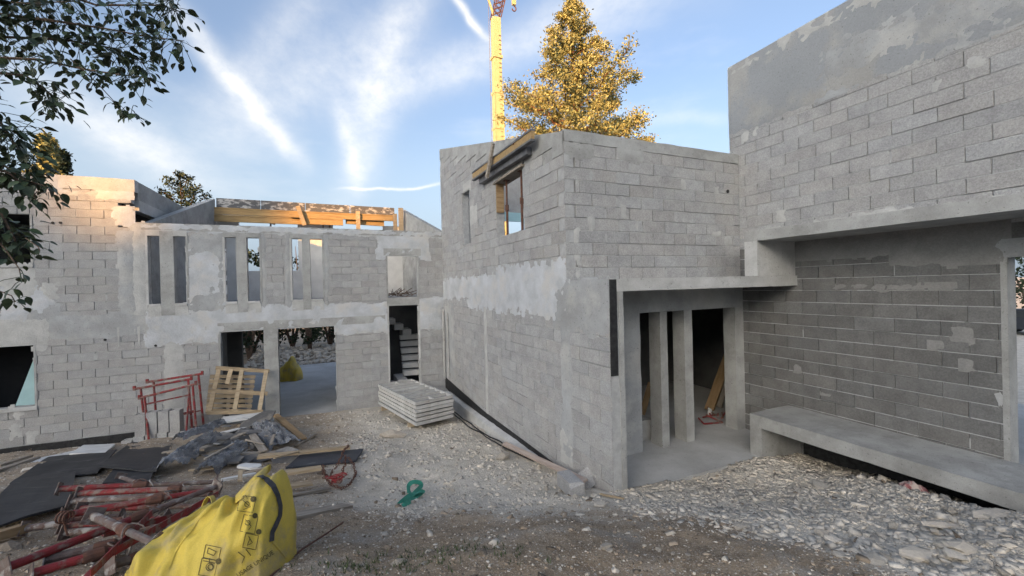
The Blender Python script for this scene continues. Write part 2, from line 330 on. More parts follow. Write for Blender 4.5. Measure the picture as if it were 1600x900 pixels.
# ------------------------------------------------------------------ the ground
GD = [-60, -25, -6, 0, 2.0, 2.9, 4.2, 5.5, 7.0, 10.0, 13.0, 20, 60, 600]
GZ = [2.0, 1.8, 1.6, 1.36, 1.12, 0.99, 0.52, 0.05, -0.14, -0.50, -0.62, -0.66, -0.5, 1.0]
def ground(x, y, detail=True):
    d = x * 0.396 + y * 0.918
    z = interp(d - 0.4, GD, GZ) * 0.25 + interp(d, GD, GZ) * 0.5 + interp(d + 0.4, GD, GZ) * 0.25
    l = x * 0.918 - y * 0.396
    z += 0.16 * smooth(-1.4, -3.2, l) * smooth(3.0, 4.6, d) * smooth(9.5, 6.5, d)
    z += 0.10 * smooth(4.3, 6.2, x) * smooth(4.3, 3.0, y) * smooth(0.5, 2, y)
    # rubble banked against the porch edge and the bench
    z += 0.10 * math.exp(-((y - 4.35) / 0.35) ** 2) * smooth(4.6, 6.0, x) * smooth(8, 7, x)
    z -= 0.16 * smooth(11.4, 12.5, y) * smooth(-3.9, -4.6, x) * smooth(14, 13.2, y)
    z -= 0.05 * smooth(0.5, 0.15, abs(x - 3.15)) * smooth(4.4, 5.2, y) * smooth(13.2, 12, y)
    if x > 5.2 and y < 4.6: z = lerp(z, min(z, 0.27 - 0.33 * (x - 6.4)), smooth(5.2, 6.2, x) * smooth(4.6, 4.1, y))
    if detail:
        n = fbm(x * 0.9, y * 0.9, 3.0, 3) * 0.07 + fbm(x * 4, y * 4, 9.0, 3) * 0.016
        near = smooth(60, 25, abs(x) + abs(y))
        z += n * near * (1.0 if y < 12.6 else 0.3)
        z += fbm(x * 14, y * 14, 1.0, 2) * 0.009 * smooth(16, 9, abs(x) + abs(y))
    # floors of the houses lie clear of the soil
    if x > 3.36 and y > 4.62: z = min(z, lerp(-0.12, -0.30, smooth(4.62, 5.2, y)))
    if x > 7.2: z = min(z, -0.10) if y > -3 else z
    if y > 12.9 and -8.6 < x < 4: z = min(z, -0.80) if y < 22.2 else z
    return z
def gpt(px, py, lift=0.0):
    """the point of the ground that is seen at a place of the photograph"""
    d = ray(px, py).normalized(); t = 0.8; step = 0.05
    while t < 80:
        p = CAM + d * t
        if p.z < ground(p.x, p.y, False): break
        t += step
    p = CAM + d * t; p.z = ground(p.x, p.y) + lift; return p
def axis(lo, hi, step, far):
    a = []; v = lo
    while v < hi + 1e-6: a.append(v); v += step
    s = step; L = [lo]; R = [hi]
    while L[-1] > -far: s *= 1.25; L.append(L[-1] - s)
    s = step
    while R[-1] < far: s *= 1.25; R.append(R[-1] + s)
    return L[:0:-1] + a + R[1:]
gx = axis(-6.5, 8.0, 0.06, 500); gy = axis(0.6, 13.4, 0.06, 500)
gm = MB(); nx = len(gx)
for yv in gy:
    for xv in gx: gm.v.append((xv, yv, ground(xv, yv)))
for j in range(len(gy) - 1):
    for i in range(nx - 1): gm.f.append((j * nx + i, j * nx + i + 1, (j + 1) * nx + i + 1, (j + 1) * nx + i))
gm.m = [0] * len(gm.f)
def ground_material():
    m = bpy.data.materials.new('soil'); m.use_nodes = True; t = m.node_tree; nd = t.nodes; L = t.links; b = nd['Principled BSDF']
    b.inputs['Roughness'].default_value = 0.97; b.inputs['Specular IOR Level'].default_value = 0.15
    g = nd.new('ShaderNodeNewGeometry'); pos = g.outputs['Position']
    def nse(sc, de=4, ro=0.65):
        n = nd.new('ShaderNodeTexNoise'); n.inputs['Scale'].default_value = sc; n.inputs['Detail'].default_value = de; n.inputs['Roughness'].default_value = ro
        L.new(pos, n.inputs['Vector']); return n.outputs['Fac']
    def mr(x, a, c, d=0.0, e=1.0):
        r = nd.new('ShaderNodeMapRange'); r.interpolation_type = 'SMOOTHSTEP'
        for i, v in ((1, a), (2, c), (3, d), (4, e)): r.inputs[i].default_value = v
        L.new(x, r.inputs[0]); return r.outputs[0]
    def mixc(f, a, c):
        x = nd.new('ShaderNodeMix'); x.data_type = 'RGBA'; L.new(f, x.inputs[0])
        for i, v in ((6, a), (7, c)):
            if isinstance(v, tuple): x.inputs[i].default_value = (*v, 1)
            else: L.new(v, x.inputs[i])
        return x.outputs[2]
    def ma(op, a, c):
        x = nd.new('ShaderNodeMath'); x.operation = op
        for i, v in ((0, a), (1, c)):
            if isinstance(v, (int, float)): x.inputs[i].default_value = v
            else: L.new(v, x.inputs[i])
        return x.outputs[0]
    sp = nd.new('ShaderNodeSeparateXYZ'); L.new(pos, sp.inputs[0]); X, Y = sp.outputs['X'], sp.outputs['Y']
    dust = mixc(mr(nse(5), 0.35, 0.65), (0.68, 0.625, 0.54), (0.54, 0.49, 0.41))
    soil = mixc(mr(nse(7), 0.35, 0.65), (0.37, 0.285, 0.195), (0.25, 0.188, 0.128))
    soil = mixc(mr(nse(1.2, 4), 0.52, 0.66), soil, (0.33, 0.285, 0.23))
    dep = ma('ADD', ma('MULTIPLY', X, 0.48), ma('MULTIPLY', Y, 0.88))
    edge = ma('ADD', dep, ma('MULTIPLY', ma('SUBTRACT', nse(0.9, 5), 0.5), 2.6))
    left = mr(ma('ADD', X, ma('MULTIPLY', ma('SUBTRACT', nse(1.1, 4), 0.5), 1.6)), -0.6, 0.9)
    k = ma('MULTIPLY', mr(edge, 3.9, 5.0), ma('ADD', ma('MULTIPLY', left, 0.85), 0.15))
    k = ma('MAXIMUM', k, mr(ma('ADD', X, ma('MULTIPLY', ma('SUBTRACT', nse(1.0, 5), 0.5), 1.6)), 2.75, 3.5))
    c = mixc(k, soil, dust)
    spk = mixc(mr(nse(60, 3, 0.8), 0.56, 0.66), c, (0.55, 0.51, 0.45))
    sp2 = nd.new('ShaderNodeMix'); sp2.data_type = 'RGBA'; sp2.blend_type = 'MULTIPLY'; sp2.inputs[0].default_value = 1.0
    L.new(spk, sp2.inputs[6]); L.new(mixc(mr(nse(120, 2, 0.8), 0.3, 0.6), (0.75, 0.75, 0.75), (1.0, 1.0, 1.0)), sp2.inputs[7])
    L.new(sp2.outputs[2], b.inputs['Base Color'])
    bn = nd.new('ShaderNodeBump'); bn.inputs['Strength'].default_value = 1.0; bn.inputs['Distance'].default_value = 0.02
    L.new(nse(45, 3, 0.75), bn.inputs['Height']); L.new(bn.outputs[0], b.inputs['Normal'])
    MATS['soil'] = m
ground_material()
struct(gm.build('ground', 'soil', loc=(0, 0, 0), smooth_=True))

# added unseen ridge: keeps the low sun off the yard but for two gaps
wm = MB(); ridge = []
SLOPE = SUN_AZ.x / SUN_AZ.y
def sun_hit(x, y, z): return x - SLOPE * (y + 75), z + math.tan(SUN_EL) * (y + 75) / SUN_AZ.y
GAPS = [(sun_hit(-5.05, 13, 0)[0], 0.9, sun_hit(0, 13, 4.45)[1]), (sun_hit(1.0, 16.95, 0)[0], 1.2, sun_hit(0, 16.95, 5.2)[1])]; RIDGE = sun_hit(0, 17.3, 6.9)[1]; RC = sun_hit(2, 9, 0)[0]  # notches shaped so the sun reaches two chosen spots
def ridge_top(x):
    z = RIDGE + 0.4 * fbm(x * 0.22, 3.1, 0, 3) + 0.3 * fbm(x * 1.3, 8.1, 0, 3)
    for c, hw, low in GAPS:
        z = lerp(z, min(z, low + 0.15 * fbm(x * 2.0, 1.0, 0, 3)), smooth(hw + 0.35, hw - 0.2, abs(x - c)))
    return lerp(11.0 + 2 * fbm(x * 0.05, 1.0, 0, 3), z, smooth(RC - 64, RC - 40, x) * smooth(RC + 62, RC + 38, x))
xs = [-240 + 0.4 * i for i in range(1001)]
for xv in xs:
    gz = ground(xv, -46, False)
    for yv, f_ in ((-42, -0.01), (-50, 0.12), (-66, 0.70), (-75.0, 1.0), (-90, 0.78), (-140, -0.02)):
        zz = lerp(gz, ridge_top(xv), f_)
        wm.v.append((xv + SLOPE * (yv + 75), yv + (0.5 * fbm(xv * 0.7, zz, 0, 2) if yv != -75 else 0), zz))
for i in range(len(xs) - 1):
    for j in range(5): a = i * 6 + j; wm.f.append((a, a + 6, a + 7, a + 1))
wm.m = [0] * len(wm.f)
struct(wm.build('sun_blocker_ridge', 'blocker_green', loc=(0, -75, 0)))

# ------------------------------------------------------------------ block walls
def block_mesh(seed):
    r = random.Random(seed); b = 0.006; m = MB(); j = lambda a=0.0016: r.uniform(-a, a)
    def ring(y, s): return [(-0.5 + s / 0.5 + j(), y, -0.5 + s / 0.2 + j(0.006)), (0.5 - s / 0.5 + j(), y, -0.5 + s / 0.2 + j(0.006)), (0.5 - s / 0.5 + j(), y, 0.5 - s / 0.2 + j(0.006)), (-0.5 + s / 0.5 + j(), y, 0.5 - s / 0.2 + j(0.006))]
    vs = ring(0 + r.uniform(-0.001, 0.001), b * 0.6) + ring(b, 0) + ring(0.2 - b, 0) + ring(0.2, b * 0.6)
    fs = [(0, 1, 2, 3), (15, 14, 13, 12)]
    for k in range(3):
        for i in range(4): i2 = (i + 1) % 4; fs.append((k * 4 + i, k * 4 + 4 + i, k * 4 + 4 + i2, k * 4 + i2))
    m.add(vs, fs); return m
BLOCK_V = [block_mesh(s) for s in range(8)]
BLOCK_ME = {}
def block_me(k, matn):
    if (k, matn) not in BLOCK_ME: BLOCK_ME[(k, matn)] = BLOCK_V[k].mesh('block', matn)
    return BLOCK_ME[(k, matn)]
def rect_sub(rects, o):
    out = []
    for a0, a1, b0, b1 in rects:
        u0, u1, v0, v1 = o[:4]
        if u1 <= a0 or u0 >= a1 or v1 <= b0 or v0 >= b1: out.append((a0, a1, b0, b1)); continue
        if u0 > a0: out.append((a0, u0, b0, b1))
        if u1 < a1: out.append((u1, a1, b0, b1))
        c0, c1 = max(a0, u0), min(a1, u1)
        if v0 > b0: out.append((c0, c1, b0, v0))
        if v1 < b1: out.append((c0, c1, v1, b1))
    return out
HB = {}    # house -> its blocks
def block_wall(house, org, ang, L, z0, z1, openings=(), top=None, ulim=None, matn='block', phase=0.0, name='wall', seed=1, hidden=False, core=True, low_mat=None, head=0.24):
    """running-bond wall: u along it, w its depth, z up; joints recessed, blocks proud"""
    r = random.Random(seed); wl = MB(); hl = house.location
    rot = Matrix.Rotation(ang, 3, 'Z'); rows = int(math.ceil((z1 - z0) / 0.2 - 1e-6)); blocks = []
    for row in range(rows):
        v0 = z0 + row * 0.2; v1 = min(v0 + 0.2, z1)
        lo, hi = ulim(row, v0) if ulim else (0.0, L)
        off = phase + (0.25 if row % 2 else 0.0) + r.uniform(-0.02, 0.02); u = lo; cuts = [lo]
        k = math.floor((lo - off) / 0.5) + 1
        while off + k * 0.5 < hi - 0.06:
            c = off + k * 0.5 + r.uniform(-0.008, 0.008)
            if c - cuts[-1] > 0.07: cuts.append(c)
            k += 1
        cuts.append(hi)
        for a, b in zip(cuts, cuts[1:]):
            rects = [(a, b, v0, v1)]
            for o in openings: rects = rect_sub(rects, o)
            for (p, q, s, t) in rects:
                if top:
                    t = min(t, min(top(p + 0.01), top(q - 0.01)))
                if q - p < 0.035 or t - s < 0.03: continue
                blocks.append((p, q, s, t))
    for (p, q, s, t) in blocks:
        if core: wl.box((p, 0.018, s), (q, 0.182, t))
        if r.random() < 0.86:          # bed joint struck nearly flush
            a, b = p + r.uniform(-.005, .05) * (r.random() < .4), q - r.uniform(0, .05) * (r.random() < .4)
            wl.box((a, r.uniform(0.0, 0.006), s - 0.0065), (b, 0.05, s + r.uniform(0.001, 0.0075)))
        if r.random() < head:          # head joint filled here and there
            wl.box((p - 0.006, r.uniform(-0.003, 0.006), s + 0.01), (p + 0.006, 0.05, t - 0.01 - r.uniform(0, .08)))
            if r.random() < 0.35:
                w_ = r.uniform(.02, .05); wl.add([(p - w_ * r.random(), -0.002, s + .02 + r.uniform(0, .05)), (p + w_ * r.random(), -0.002, s + .01), (p + w_, -0.0025, s + .11), (p + w_ * .3, -0.002, t - .02), (p - w_ * .8, -0.002, t - .05)], [(0, 1, 2, 3, 4)])
    me = wl.mesh(name, 'mortar'); wo = bpy.data.objects.new(name, me); COL.objects.link(wo); wo.parent = house
    wo.location = Vector((org[0], org[1], 0)) - hl; wo.rotation_euler = (0, 0, ang)
    for (p, q, s, t) in blocks:
        c = rot @ Vector(((p + q) / 2, 0, 0)) + Vector((org[0], org[1], (s + t) / 2)); size = 0.0
        if not hidden:
            pr = [proj(rot @ Vector((uu, 0, 0)) + Vector((org[0], org[1], vv))) for uu, vv in ((p, s), (q, s), (q, t), (p, t))]
            if all(pr):
                xs_ = [a[0] for a in pr]; ys_ = [a[1] for a in pr]
                area = abs(sum(pr[i][0] * pr[(i + 1) % 4][1] - pr[(i + 1) % 4][0] * pr[i][1] for i in range(4))) / 2
                if max(xs_) > 0 and min(xs_) < 1600 and max(ys_) > 0 and min(ys_) < 900: size = area
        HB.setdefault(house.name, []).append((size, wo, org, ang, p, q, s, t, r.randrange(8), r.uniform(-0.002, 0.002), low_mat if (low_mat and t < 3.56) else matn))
    return wo
def lay_blocks(house, limit=298):
    bl = sorted(HB[house.name], key=lambda b: -b[0]); rest = {}
    for i, (size, wo, org, ang, p, q, s, t, k, dy, matn) in enumerate(bl):
        sc = (q - p - 0.009, 1.0, t - s - 0.011); loc = ((p + q) / 2, dy, (s + t) / 2)
        if i < limit and size > 60:
            o = bpy.data.objects.new('block', block_me(k, matn)); o.parent = wo; o.location = loc; o.scale = sc; COL.objects.link(o)
        else:
            m = rest.setdefault(matn, MB()); rot = Matrix.Rotation(ang, 3, 'Z')
            m.add([rot @ Vector((v[0] * sc[0] + loc[0], v[1] + loc[1], v[2] * sc[2] + loc[2])) + Vector((org[0], org[1], 0)) for v in BLOCK_V[k].v], BLOCK_V[k].f)
    mats = list(rest)
    if mats:
        m = MB()
        for i, n_ in enumerate(mats): m.add(rest[n_].v, rest[n_].f, i)
        m.build('blockwork', mats, house, kind='stuff')

def plaster(house, org, ang, rects, matn, name='plaster', step=0.035, feather=0.14, amp=1.1, thick=0.009, seed=0.0, nf=2.6, anis=1.0, cut=(), lim=(-99, 99, -99, 99)):
    """trowelled cement: a skin whose height wanders, so it thins out and the blocks come through"""
    u0 = min(r[0] for r in rects) - 0.12; u1 = max(r[1] for r in rects) + 0.12; v0 = min(r[2] for r in rects) - 0.12; v1 = max(r[3] for r in rects) + 0.12
    nu = max(2, int((u1 - u0) / step)); nv = max(2, int((v1 - v0) / step)); m = MB(); H = []; vid = {}
    rot = Matrix.Rotation(ang, 3, 'Z'); base = Vector((org[0], org[1], 0))
    for j in range(nv + 1):
        row = []
        for i in range(nu + 1):
            u = min(lim[1], max(lim[0], u0 + (u1 - u0) * i / nu)); v = min(lim[3], max(lim[2], v0 + (v1 - v0) * j / nv)); best = -9
            for r in rects: best = max(best, min(u - r[0], r[1] - u, v - r[2], r[3] - v))
            h = best / feather + amp * (0.42 * fbm(u * nf + seed, v * nf * anis + seed * 2, seed, 5) + 0.30 * fbm(u * 9 + seed, v * 11, seed, 4)) + 0.25
            for c in cut:
                d = min(u - c[0], c[1] - u, v - c[2], c[3] - v)
                if d > -0.004: h = -9
            h = max(-1.0, min(1.0, h)) * thick + (0.003 * fbm(u * 5 + seed, v * 5, 3, 3) if h > 0.3 else 0)
            row.append((u, v, h))
        H.append(row)
    for j in range(nv):
        for i in range(nu):
            q = [(j, i), (j, i + 1), (j + 1, i + 1), (j + 1, i)]
            if max(H[a][b][2] for a, b in q) < 0.0005: continue
            f = []
            for a, b in q:
                if (a, b) not in vid:
                    u, v, h = H[a][b]; vid[(a, b)] = len(m.v); p = rot @ Vector((u, -h - 0.001, 0)); m.v.append((p.x + base.x, p.y + base.y, v))
                f.append(vid[(a, b)])
            m.f.append(tuple(f)); m.m.append(0)
    if m.f: return m.build(name, matn, house, smooth_=True)

def plaster_each(house, org, ang, rects, matn, **k):
    """rects that do not touch become patches of their own"""
    left = list(rects); groups = []
    while left:
        g = [left.pop()]; grew = True
        while grew:
            grew = False
            for r in left[:]:
                if any(r[0] < q[1] + .15 and r[1] > q[0] - .15 and r[2] < q[3] + .15 and r[3] > q[2] - .15 for q in g): g.append(r); left.remove(r); grew = True
        groups.append(g)
    for g in groups: plaster(house, org, ang, g, matn, **k)

# ------------------------------------------------------------------ left house
HA = empty('block_house', (-2.0, 13.0, -0.62), 'long block house at the left with paired slit windows and a wide ground floor opening', 'house')
AX = 8.4
def ar(px0, py0, px1, py1):
    a = on_y(px0, py0, 13.0); b = on_y(px1, py1, 13.0); return (a.x + AX, b.x + AX, b.z, a.z)
def au(*r): return (r[0] + AX, r[1] + AX, r[2], r[3])
PAIRS = [(-4.23, -3.99, -3.71, -3.46), (-2.62, -2.37, -2.13, -1.84), (-1.06, -0.80, -0.60, -0.29)]
ZW0, ZW1 = 2.64, 4.36
A_OPEN = [au(p[0], p[3], ZW0, ZW1) for p in PAIRS] + [au(1.51, 2.40, -0.70, 3.91), au(-2.77, 0.0, -0.70, 1.88), au(-8.4, -6.34, 0.41, 1.80), au(-8.4, -6.34, 3.66, 4.80)]
block_wall(HA, (-AX, 13.0), 0, AX + 3.28, -0.65, 5.43, A_OPEN, top=lambda u: 5.43 if u < AX - 4.45 else 4.50, seed=3, phase=0.12)
cm = MB()
cm.rough_box((-8.4, 12.994, 5.43), (-4.45, 13.2, 5.73), amp=0.006); cm.build('roof_beam', 'concrete_pale', HA)
cm = MB(); cm.rough_box((-4.45, 12.994, 4.50), (3.26, 13.2, 4.675), amp=0.006); cm.build('ring_beam', 'concrete', HA)
for p in PAIRS:
    MB().rough_box((p[1], 12.985, ZW0 - 0.28), (p[2], 13.19, ZW1 + 0.12), amp=0.004, seed=p[0]).build('window_post', 'concrete', HA)
    MB().rough_box((p[0] - 0.05, 12.99, ZW0), (p[0] - 0.001, 13.19, ZW1), amp=0.003).build('jamb', 'concrete_pale', HA)
    MB().rough_box((p[3] + 0.001, 12.99, ZW0), (p[3] + 0.05, 13.19, ZW1), amp=0.003).build('jamb', 'concrete', HA)
    for a, b in ((p[0], p[1]), (p[2], p[3])):
        MB().rough_box((a + 0.003, 12.975, ZW0 - 0.05), (b - 0.003, 13.2, ZW0 + 0.012), amp=0.003).build('window_sill', 'concrete_pale', HA)
        MB().rough_box((a - 0.02, 12.988, ZW0 - 0.30), (b + 0.02, 13.02, ZW0 - 0.052), amp=0.006, cell=0.06).build('sill_block', 'plaster_pale', HA)
        MB().rough_box((a - 0.03, 12.988, ZW1 + 0.002), (b + 0.03, 13.19, ZW1 + 0.13), amp=0.004).build('lintel', 'concrete_pale' if p[0] < -4 else 'concrete', HA)
MB().rough_box((-1.79, 12.985, -0.66), (-1.45, 13.22, 1.98), amp=0.006).build('pillar', 'concrete', HA)
MB().rough_box((-2.83, 12.988, 1.88), (1.40, 13.2, 2.10), amp=0.008).build('lintel', 'concrete', HA)
MB().rough_box((-2.82, 12.99, -0.6), (-2.772, 13.2, 1.878), amp=0.004).build('jamb', 'concrete', HA)
MB().rough_box((0.001, 12.992, -0.6), (0.03, 13.2, 1.878), amp=0.004).build('jamb', 'concrete', HA)
MB().rough_box((1.46, 12.99, 2.37), (2.43, 13.25, 2.62), amp=0.004).build('landing_edge', 'concrete', HA)
for x0, x1 in ((1.46, 1.509), (2.401, 2.45)):
    MB().rough_box((x0, 12.991, -0.6), (x1, 13.2, 2.369), amp=0.004).build('jamb', 'concrete_pale', HA)
    MB().rough_box((x0, 12.991, 2.621), (x1, 13.2, 3.908), amp=0.004).build('jamb', 'concrete', HA)
MB().rough_box((1.40, 12.989, 3.91), (2.52, 13.2, 4.12), amp=0.004).build('lintel', 'concrete', HA)
for z in (0.405, 3.655): MB().rough_box((-8.4, 12.97, z - 0.08), (-6.30, 13.2, z + 0.004), amp=0.006).build('window_sill', 'concrete_pale', HA)
MB().rough_box((-8.4, 12.99, 1.80), (-6.28, 13.2, 2.04), amp=0.008).build('lintel', 'plaster_pale', HA)
for z0, z1 in ((0.41, 1.80), (3.66, 4.80)): MB().rough_box((-6.338, 12.992, z0), (-6.30, 13.2, z1), amp=0.003).build('jamb', 'concrete', HA)
# floors, partitions, the far side
MB().rough_box((-8.4, 12.99, -0.85), (3.2, 22.0, -0.62), cell=0.6, amp=0.006).build('ground_floor', 'concrete_floor', HA)
for a_, b_ in (((-8.4, 13.2, 2.38), (0.6, 17.4, 2.62)), ((0.6, 15.8, 2.38), (3.1, 17.4, 2.62))): MB().box(a_, b_).build('upper_floor', 'concrete', HA)
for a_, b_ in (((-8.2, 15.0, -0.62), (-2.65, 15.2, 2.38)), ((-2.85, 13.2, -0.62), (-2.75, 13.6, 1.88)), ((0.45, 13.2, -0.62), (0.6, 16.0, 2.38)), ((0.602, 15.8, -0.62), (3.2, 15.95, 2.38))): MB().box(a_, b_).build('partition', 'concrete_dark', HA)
MB().box((-8.4, 13.2, -0.62), (-8.2, 22, 5.73)).build('side_wall', 'block', HA)
for x0, x1, z0, z1 in ((-8.2, -6.1, 2.62, 5.0), (-6.1, -5.35, 2.62, 2.9), (-5.35, -3.9, 2.62, 5.0), (-3.9, -3.09, 2.62, 5.45), (-3.09, -1.2, 2.62, 3.66), (-1.2, 0.02, 2.62, 5.45), (0.02, 1.88, 2.62, 3.66), (1.88, 2.75, 2.62, 5.45)):
    MB().rough_box((x0, 17.4, z0), (x1, 17.6, z1), cell=0.2, amp=0.006).build('rear_wall', 'concrete_lit', HA)
block_wall(HA, (-4.67, 17.4), -math.pi / 2, 1.3, 2.62, 5.0, seed=5, hidden=True, name='inner_wall')
g = MB(); g.rough_box((-8.2, 13.2, 5.02), (-4.64, 17.6, 5.26), cell=0.4); g.build('roof_slab', 'concrete_dark', HA)
g = MB(); g.rough_box((-4.66, 13.205, 5.27), (-4.46, 17.4, 5.73), amp=0.005); g.build('roof_edge', 'concrete', HA)
g = MB(); g.rough_box((-4.64, 13.205, 4.98), (-4.44, 16.0, 5.262), amp=0.005); g.build('edge_beam', 'concrete_pale', HA)
g = MB(); g.prism([(-4.24, 13.25, 2.62), (-3.76, 17.4, 2.62), (-3.76, 17.4, 6.19), (-4.24, 13.25, 4.70)], (-0.18, 0.02, 0)); g.build('gable_wall', 'concrete', HA)
g = MB(); g.prism([(3.22, 13.25, 2.62), (2.62, 17.4, 2.62), (2.62, 17.4, 6.15), (3.22, 13.25, 4.70)], (0.16, 0.02, 0)); g.build('gable_wall', 'concrete', HA)
g = MB(); g.prism([(3.30, 13.21, -0.62), (3.30, 17.4, -0.62), (3.30, 17.4, 2.6), (3.30, 13.21, 2.6)], (0.1, 0, 0)); g.build('side_wall', 'concrete_dark', HA)
# plaster and drips on the front
A0 = (-AX, 13.0)
plaster_each(HA, A0, 0, [ar(80, 496, 232, 521), ar(40, 478, 90, 500)], 'plaster_grey', seed=1.3, feather=0.12)
plaster_each(HA, A0, 0, [ar(0, 455, 80, 500)], 'plaster', seed=2.2, feather=0.2, cut=A_OPEN)
plaster_each(HA, A0, 0, [ar(0, 500, 74, 537)], 'plaster_pale', seed=4.2, feather=0.10, cut=A_OPEN)
plaster_each(HA, A0, 0, [ar(0, 416, 52, 470)], 'plaster_pale', seed=8.2, feather=0.14, cut=A_OPEN)
plaster_each(HA, A0, 0, [ar(226, 487, 606, 517)], 'plaster', seed=3.7, feather=0.10, amp=1.5, cut=A_OPEN)
plaster_each(HA, A0, 0, [ar(186, 362, 212, 490)], 'plaster_grey', seed=5.1, feather=0.12, amp=1.4)
plaster_each(HA, A0, 0, [ar(206, 350, 227, 492)], 'plaster_pale', seed=6.1, feather=0.10, amp=1.2, cut=A_OPEN)
plaster_each(HA, A0, 0, [ar(214, 347, 690, 371)], 'plaster', seed=7.7, feather=0.10, amp=1.6, cut=A_OPEN, lim=(AX - 4.44, AX + 3.25, 0, 4.672))
plaster_each(HA, A0, 0, [ar(293, 366, 347, 400), ar(293, 455, 347, 492)], 'plaster_grey', seed=9.7, feather=0.2, amp=1.9, cut=A_OPEN)
plaster_each(HA, A0, 0, [ar(293, 395, 347, 470)], 'plaster', seed=19.7, feather=0.4, amp=2.0, nf=5, cut=A_OPEN)
for x0, x1 in ((340, 350), (408, 416), (446, 455), (506, 514)): plaster_each(HA, A0, 0, [ar(x0, 366, x1, 492)], 'plaster_grey', seed=x0 * 0.7, feather=0.07, amp=1.2, cut=A_OPEN)
plaster_each(HA, A0, 0, [ar(590, 366, 670, 402)], 'plaster', seed=11.7, feather=0.16, amp=1.3, cut=A_OPEN)
plaster_each(HA, A0, 0, [ar(656, 468, 692, 512)], 'plaster', seed=12.7, feather=0.12, amp=1.5, cut=A_OPEN)
plaster_each(HA, A0, 0, [ar(258, 528, 284, 640)], 'plaster_pale', seed=13.7, feather=0.12, amp=0.9, nf=3.5)
plaster_each(HA, A0, 0, [ar(20, 268, 95, 300), ar(150, 296, 206, 312), ar(180, 322, 208, 352)], 'plaster', seed=14.7, feather=0.12, amp=1.5, lim=(0, AX - 4.452, 0, 5.726))
plaster_each(HA, A0, 0, [ar(84, 298, 205, 308)], 'plaster_pale', seed=15.7, feather=0.10, amp=1.4)
plaster_each(HA, A0, 0, [ar(70, 446, 90, 465), ar(52, 515, 64, 545), ar(22, 668, 30, 680), ar(46, 680, 54, 692), ar(24, 640, 30, 655)], 'plaster_pale', seed=16.7, feather=0.12, amp=1.6, nf=5)
dr = MB(); r_ = random.Random(4)
for px in list(range(212, 300, 7)) + list(range(300, 480, 11)) + [183, 186, 544, 548, 556, 563, 572, 580]:
    px += r_.uniform(-3, 3); a = on_y(px, r_.uniform(505, 512), 12.991); ln = r_.uniform(0.1, 0.55) if px < 300 else r_.uniform(0.08, 0.25); wd = r_.uniform(0.012, 0.035)
    inside = any(o[0] - 0.02 < a.x + AX < o[1] + 0.02 and o[2] < a.z - ln * 0.7 < o[3] for o in A_OPEN)
    if inside: continue
    dr.add([(a.x - wd, 12.991, a.z), (a.x + wd, 12.991, a.z), (a.x + wd * 0.7, 12.991, a.z - ln * 0.6), (a.x + wd * 0.5, 12.992, a.z - ln), (a.x - wd * 0.4, 12.992, a.z - ln), (a.x - wd * 0.6, 12.991, a.z - ln * 0.6)], [(0, 5, 4, 3, 2, 1)])
dr.build('cement_drips', 'plaster_pale', HA, kind='stuff')
ho = MB()
for px, py in ((82, 348), (94, 348), (164, 531), (243, 540), (421, 527)):
    a = on_y(px, py, 12.989); ho.tube([(a.x, 12.988, a.z), (a.x, 13.02, a.z)], 0.03, 7)
ho.build('putlog_holes', 'black_dull', HA, kind='stuff')
mb = MB(); mb.rough_box((-8.4, 12.97, -1.0), (-4.3, 12.985, -0.47), amp=0.01, cell=0.2); mb.build('damp_proof_strip', 'membrane', HA)

# the winding stair behind the tall opening
st = MB(); cx, cy = 2.75, 14.55; n_ = 13
for i in range(n_):
    z = -0.62 + (i + 1) * 0.205
    if i < 3: st.prism([(1.25 + i * 0.27, 13.5, z - 0.205), (1.55 + i * 0.27, 13.5, z - 0.205), (1.55 + i * 0.27, 14.5, z - 0.205), (1.25 + i * 0.27, 14.5, z - 0.205)], (0, 0, 0.2))
    else:
        a0 = math.radians(215 + (i - 3) * 0) ; k = i - 3
        y0 = 14.05 + k * 0.20
        if k < 6: st.prism([(2.02 + 0.02 * k, y0 - 0.25 + 0.06 * k, z - 0.16), (3.15, 13.55 + k * 0.3, z - 0.16), (3.15, 13.85 + k * 0.3, z - 0.16), (2.02 + 0.02 * k, y0 + 0.06 * k, z - 0.16)], (0, 0, 0.156))
        else: st.prism([(2.2 - (k - 6) * 0.27, 15.0, z - 0.2), (2.5 - (k - 6) * 0.27, 15.0, z - 0.2), (2.5 - (k - 6) * 0.27, 15.75, z - 0.2), (2.2 - (k - 6) * 0.27, 15.75, z - 0.2)], (0, 0, 0.196))
stair = st.build('stair', 'concrete_lit', HA)

lay_blocks(HA)

# ------------------------------------------------------------------ middle house
HM = empty('block_house', (3.38, 4.57, 0.0), 'block house in the middle with a pillared porch and a propped upper window', 'house')
BO = (3.20, 13.0); BANG = math.atan2(4.57 - 13.0, 0.18); BL = math.hypot(0.18, 8.43)
def b_top(u): return 2.95 if u > 7.375 else 5.30 + (7.37 - u) * 0.272
B_OPEN = [(13 - 8.42, 13 - 7.1, 3.95, 5.15), (13 - 10.82, 13 - 10.2, 4.03, 5.42), (7.375, BL + 0.1, 2.55, 9.0)]
def b_lim(row, v):
    if v > 2.93: return (0.0, 7.37 if row % 2 else 7.17)
    return (0.0, BL)
block_wall(HM, BO, BANG, BL, -0.25, 7.4, B_OPEN, top=lambda u: (-0.25 + 0.2 * math.floor((b_top(u) - 0.24 + 0.25) / 0.2)) if u < 7.37 else 2.95, ulim=b_lim, seed=11, phase=0.18)
block_wall(HM, (3.365, 5.63), 0, 3.93, 2.95, 5.15, ulim=lambda row, v: (0.0 if row % 2 == 0 else 0.203, 3.93), seed=12, phase=0.03)
def bp(px, py): return on_x(px, py, 3.30)
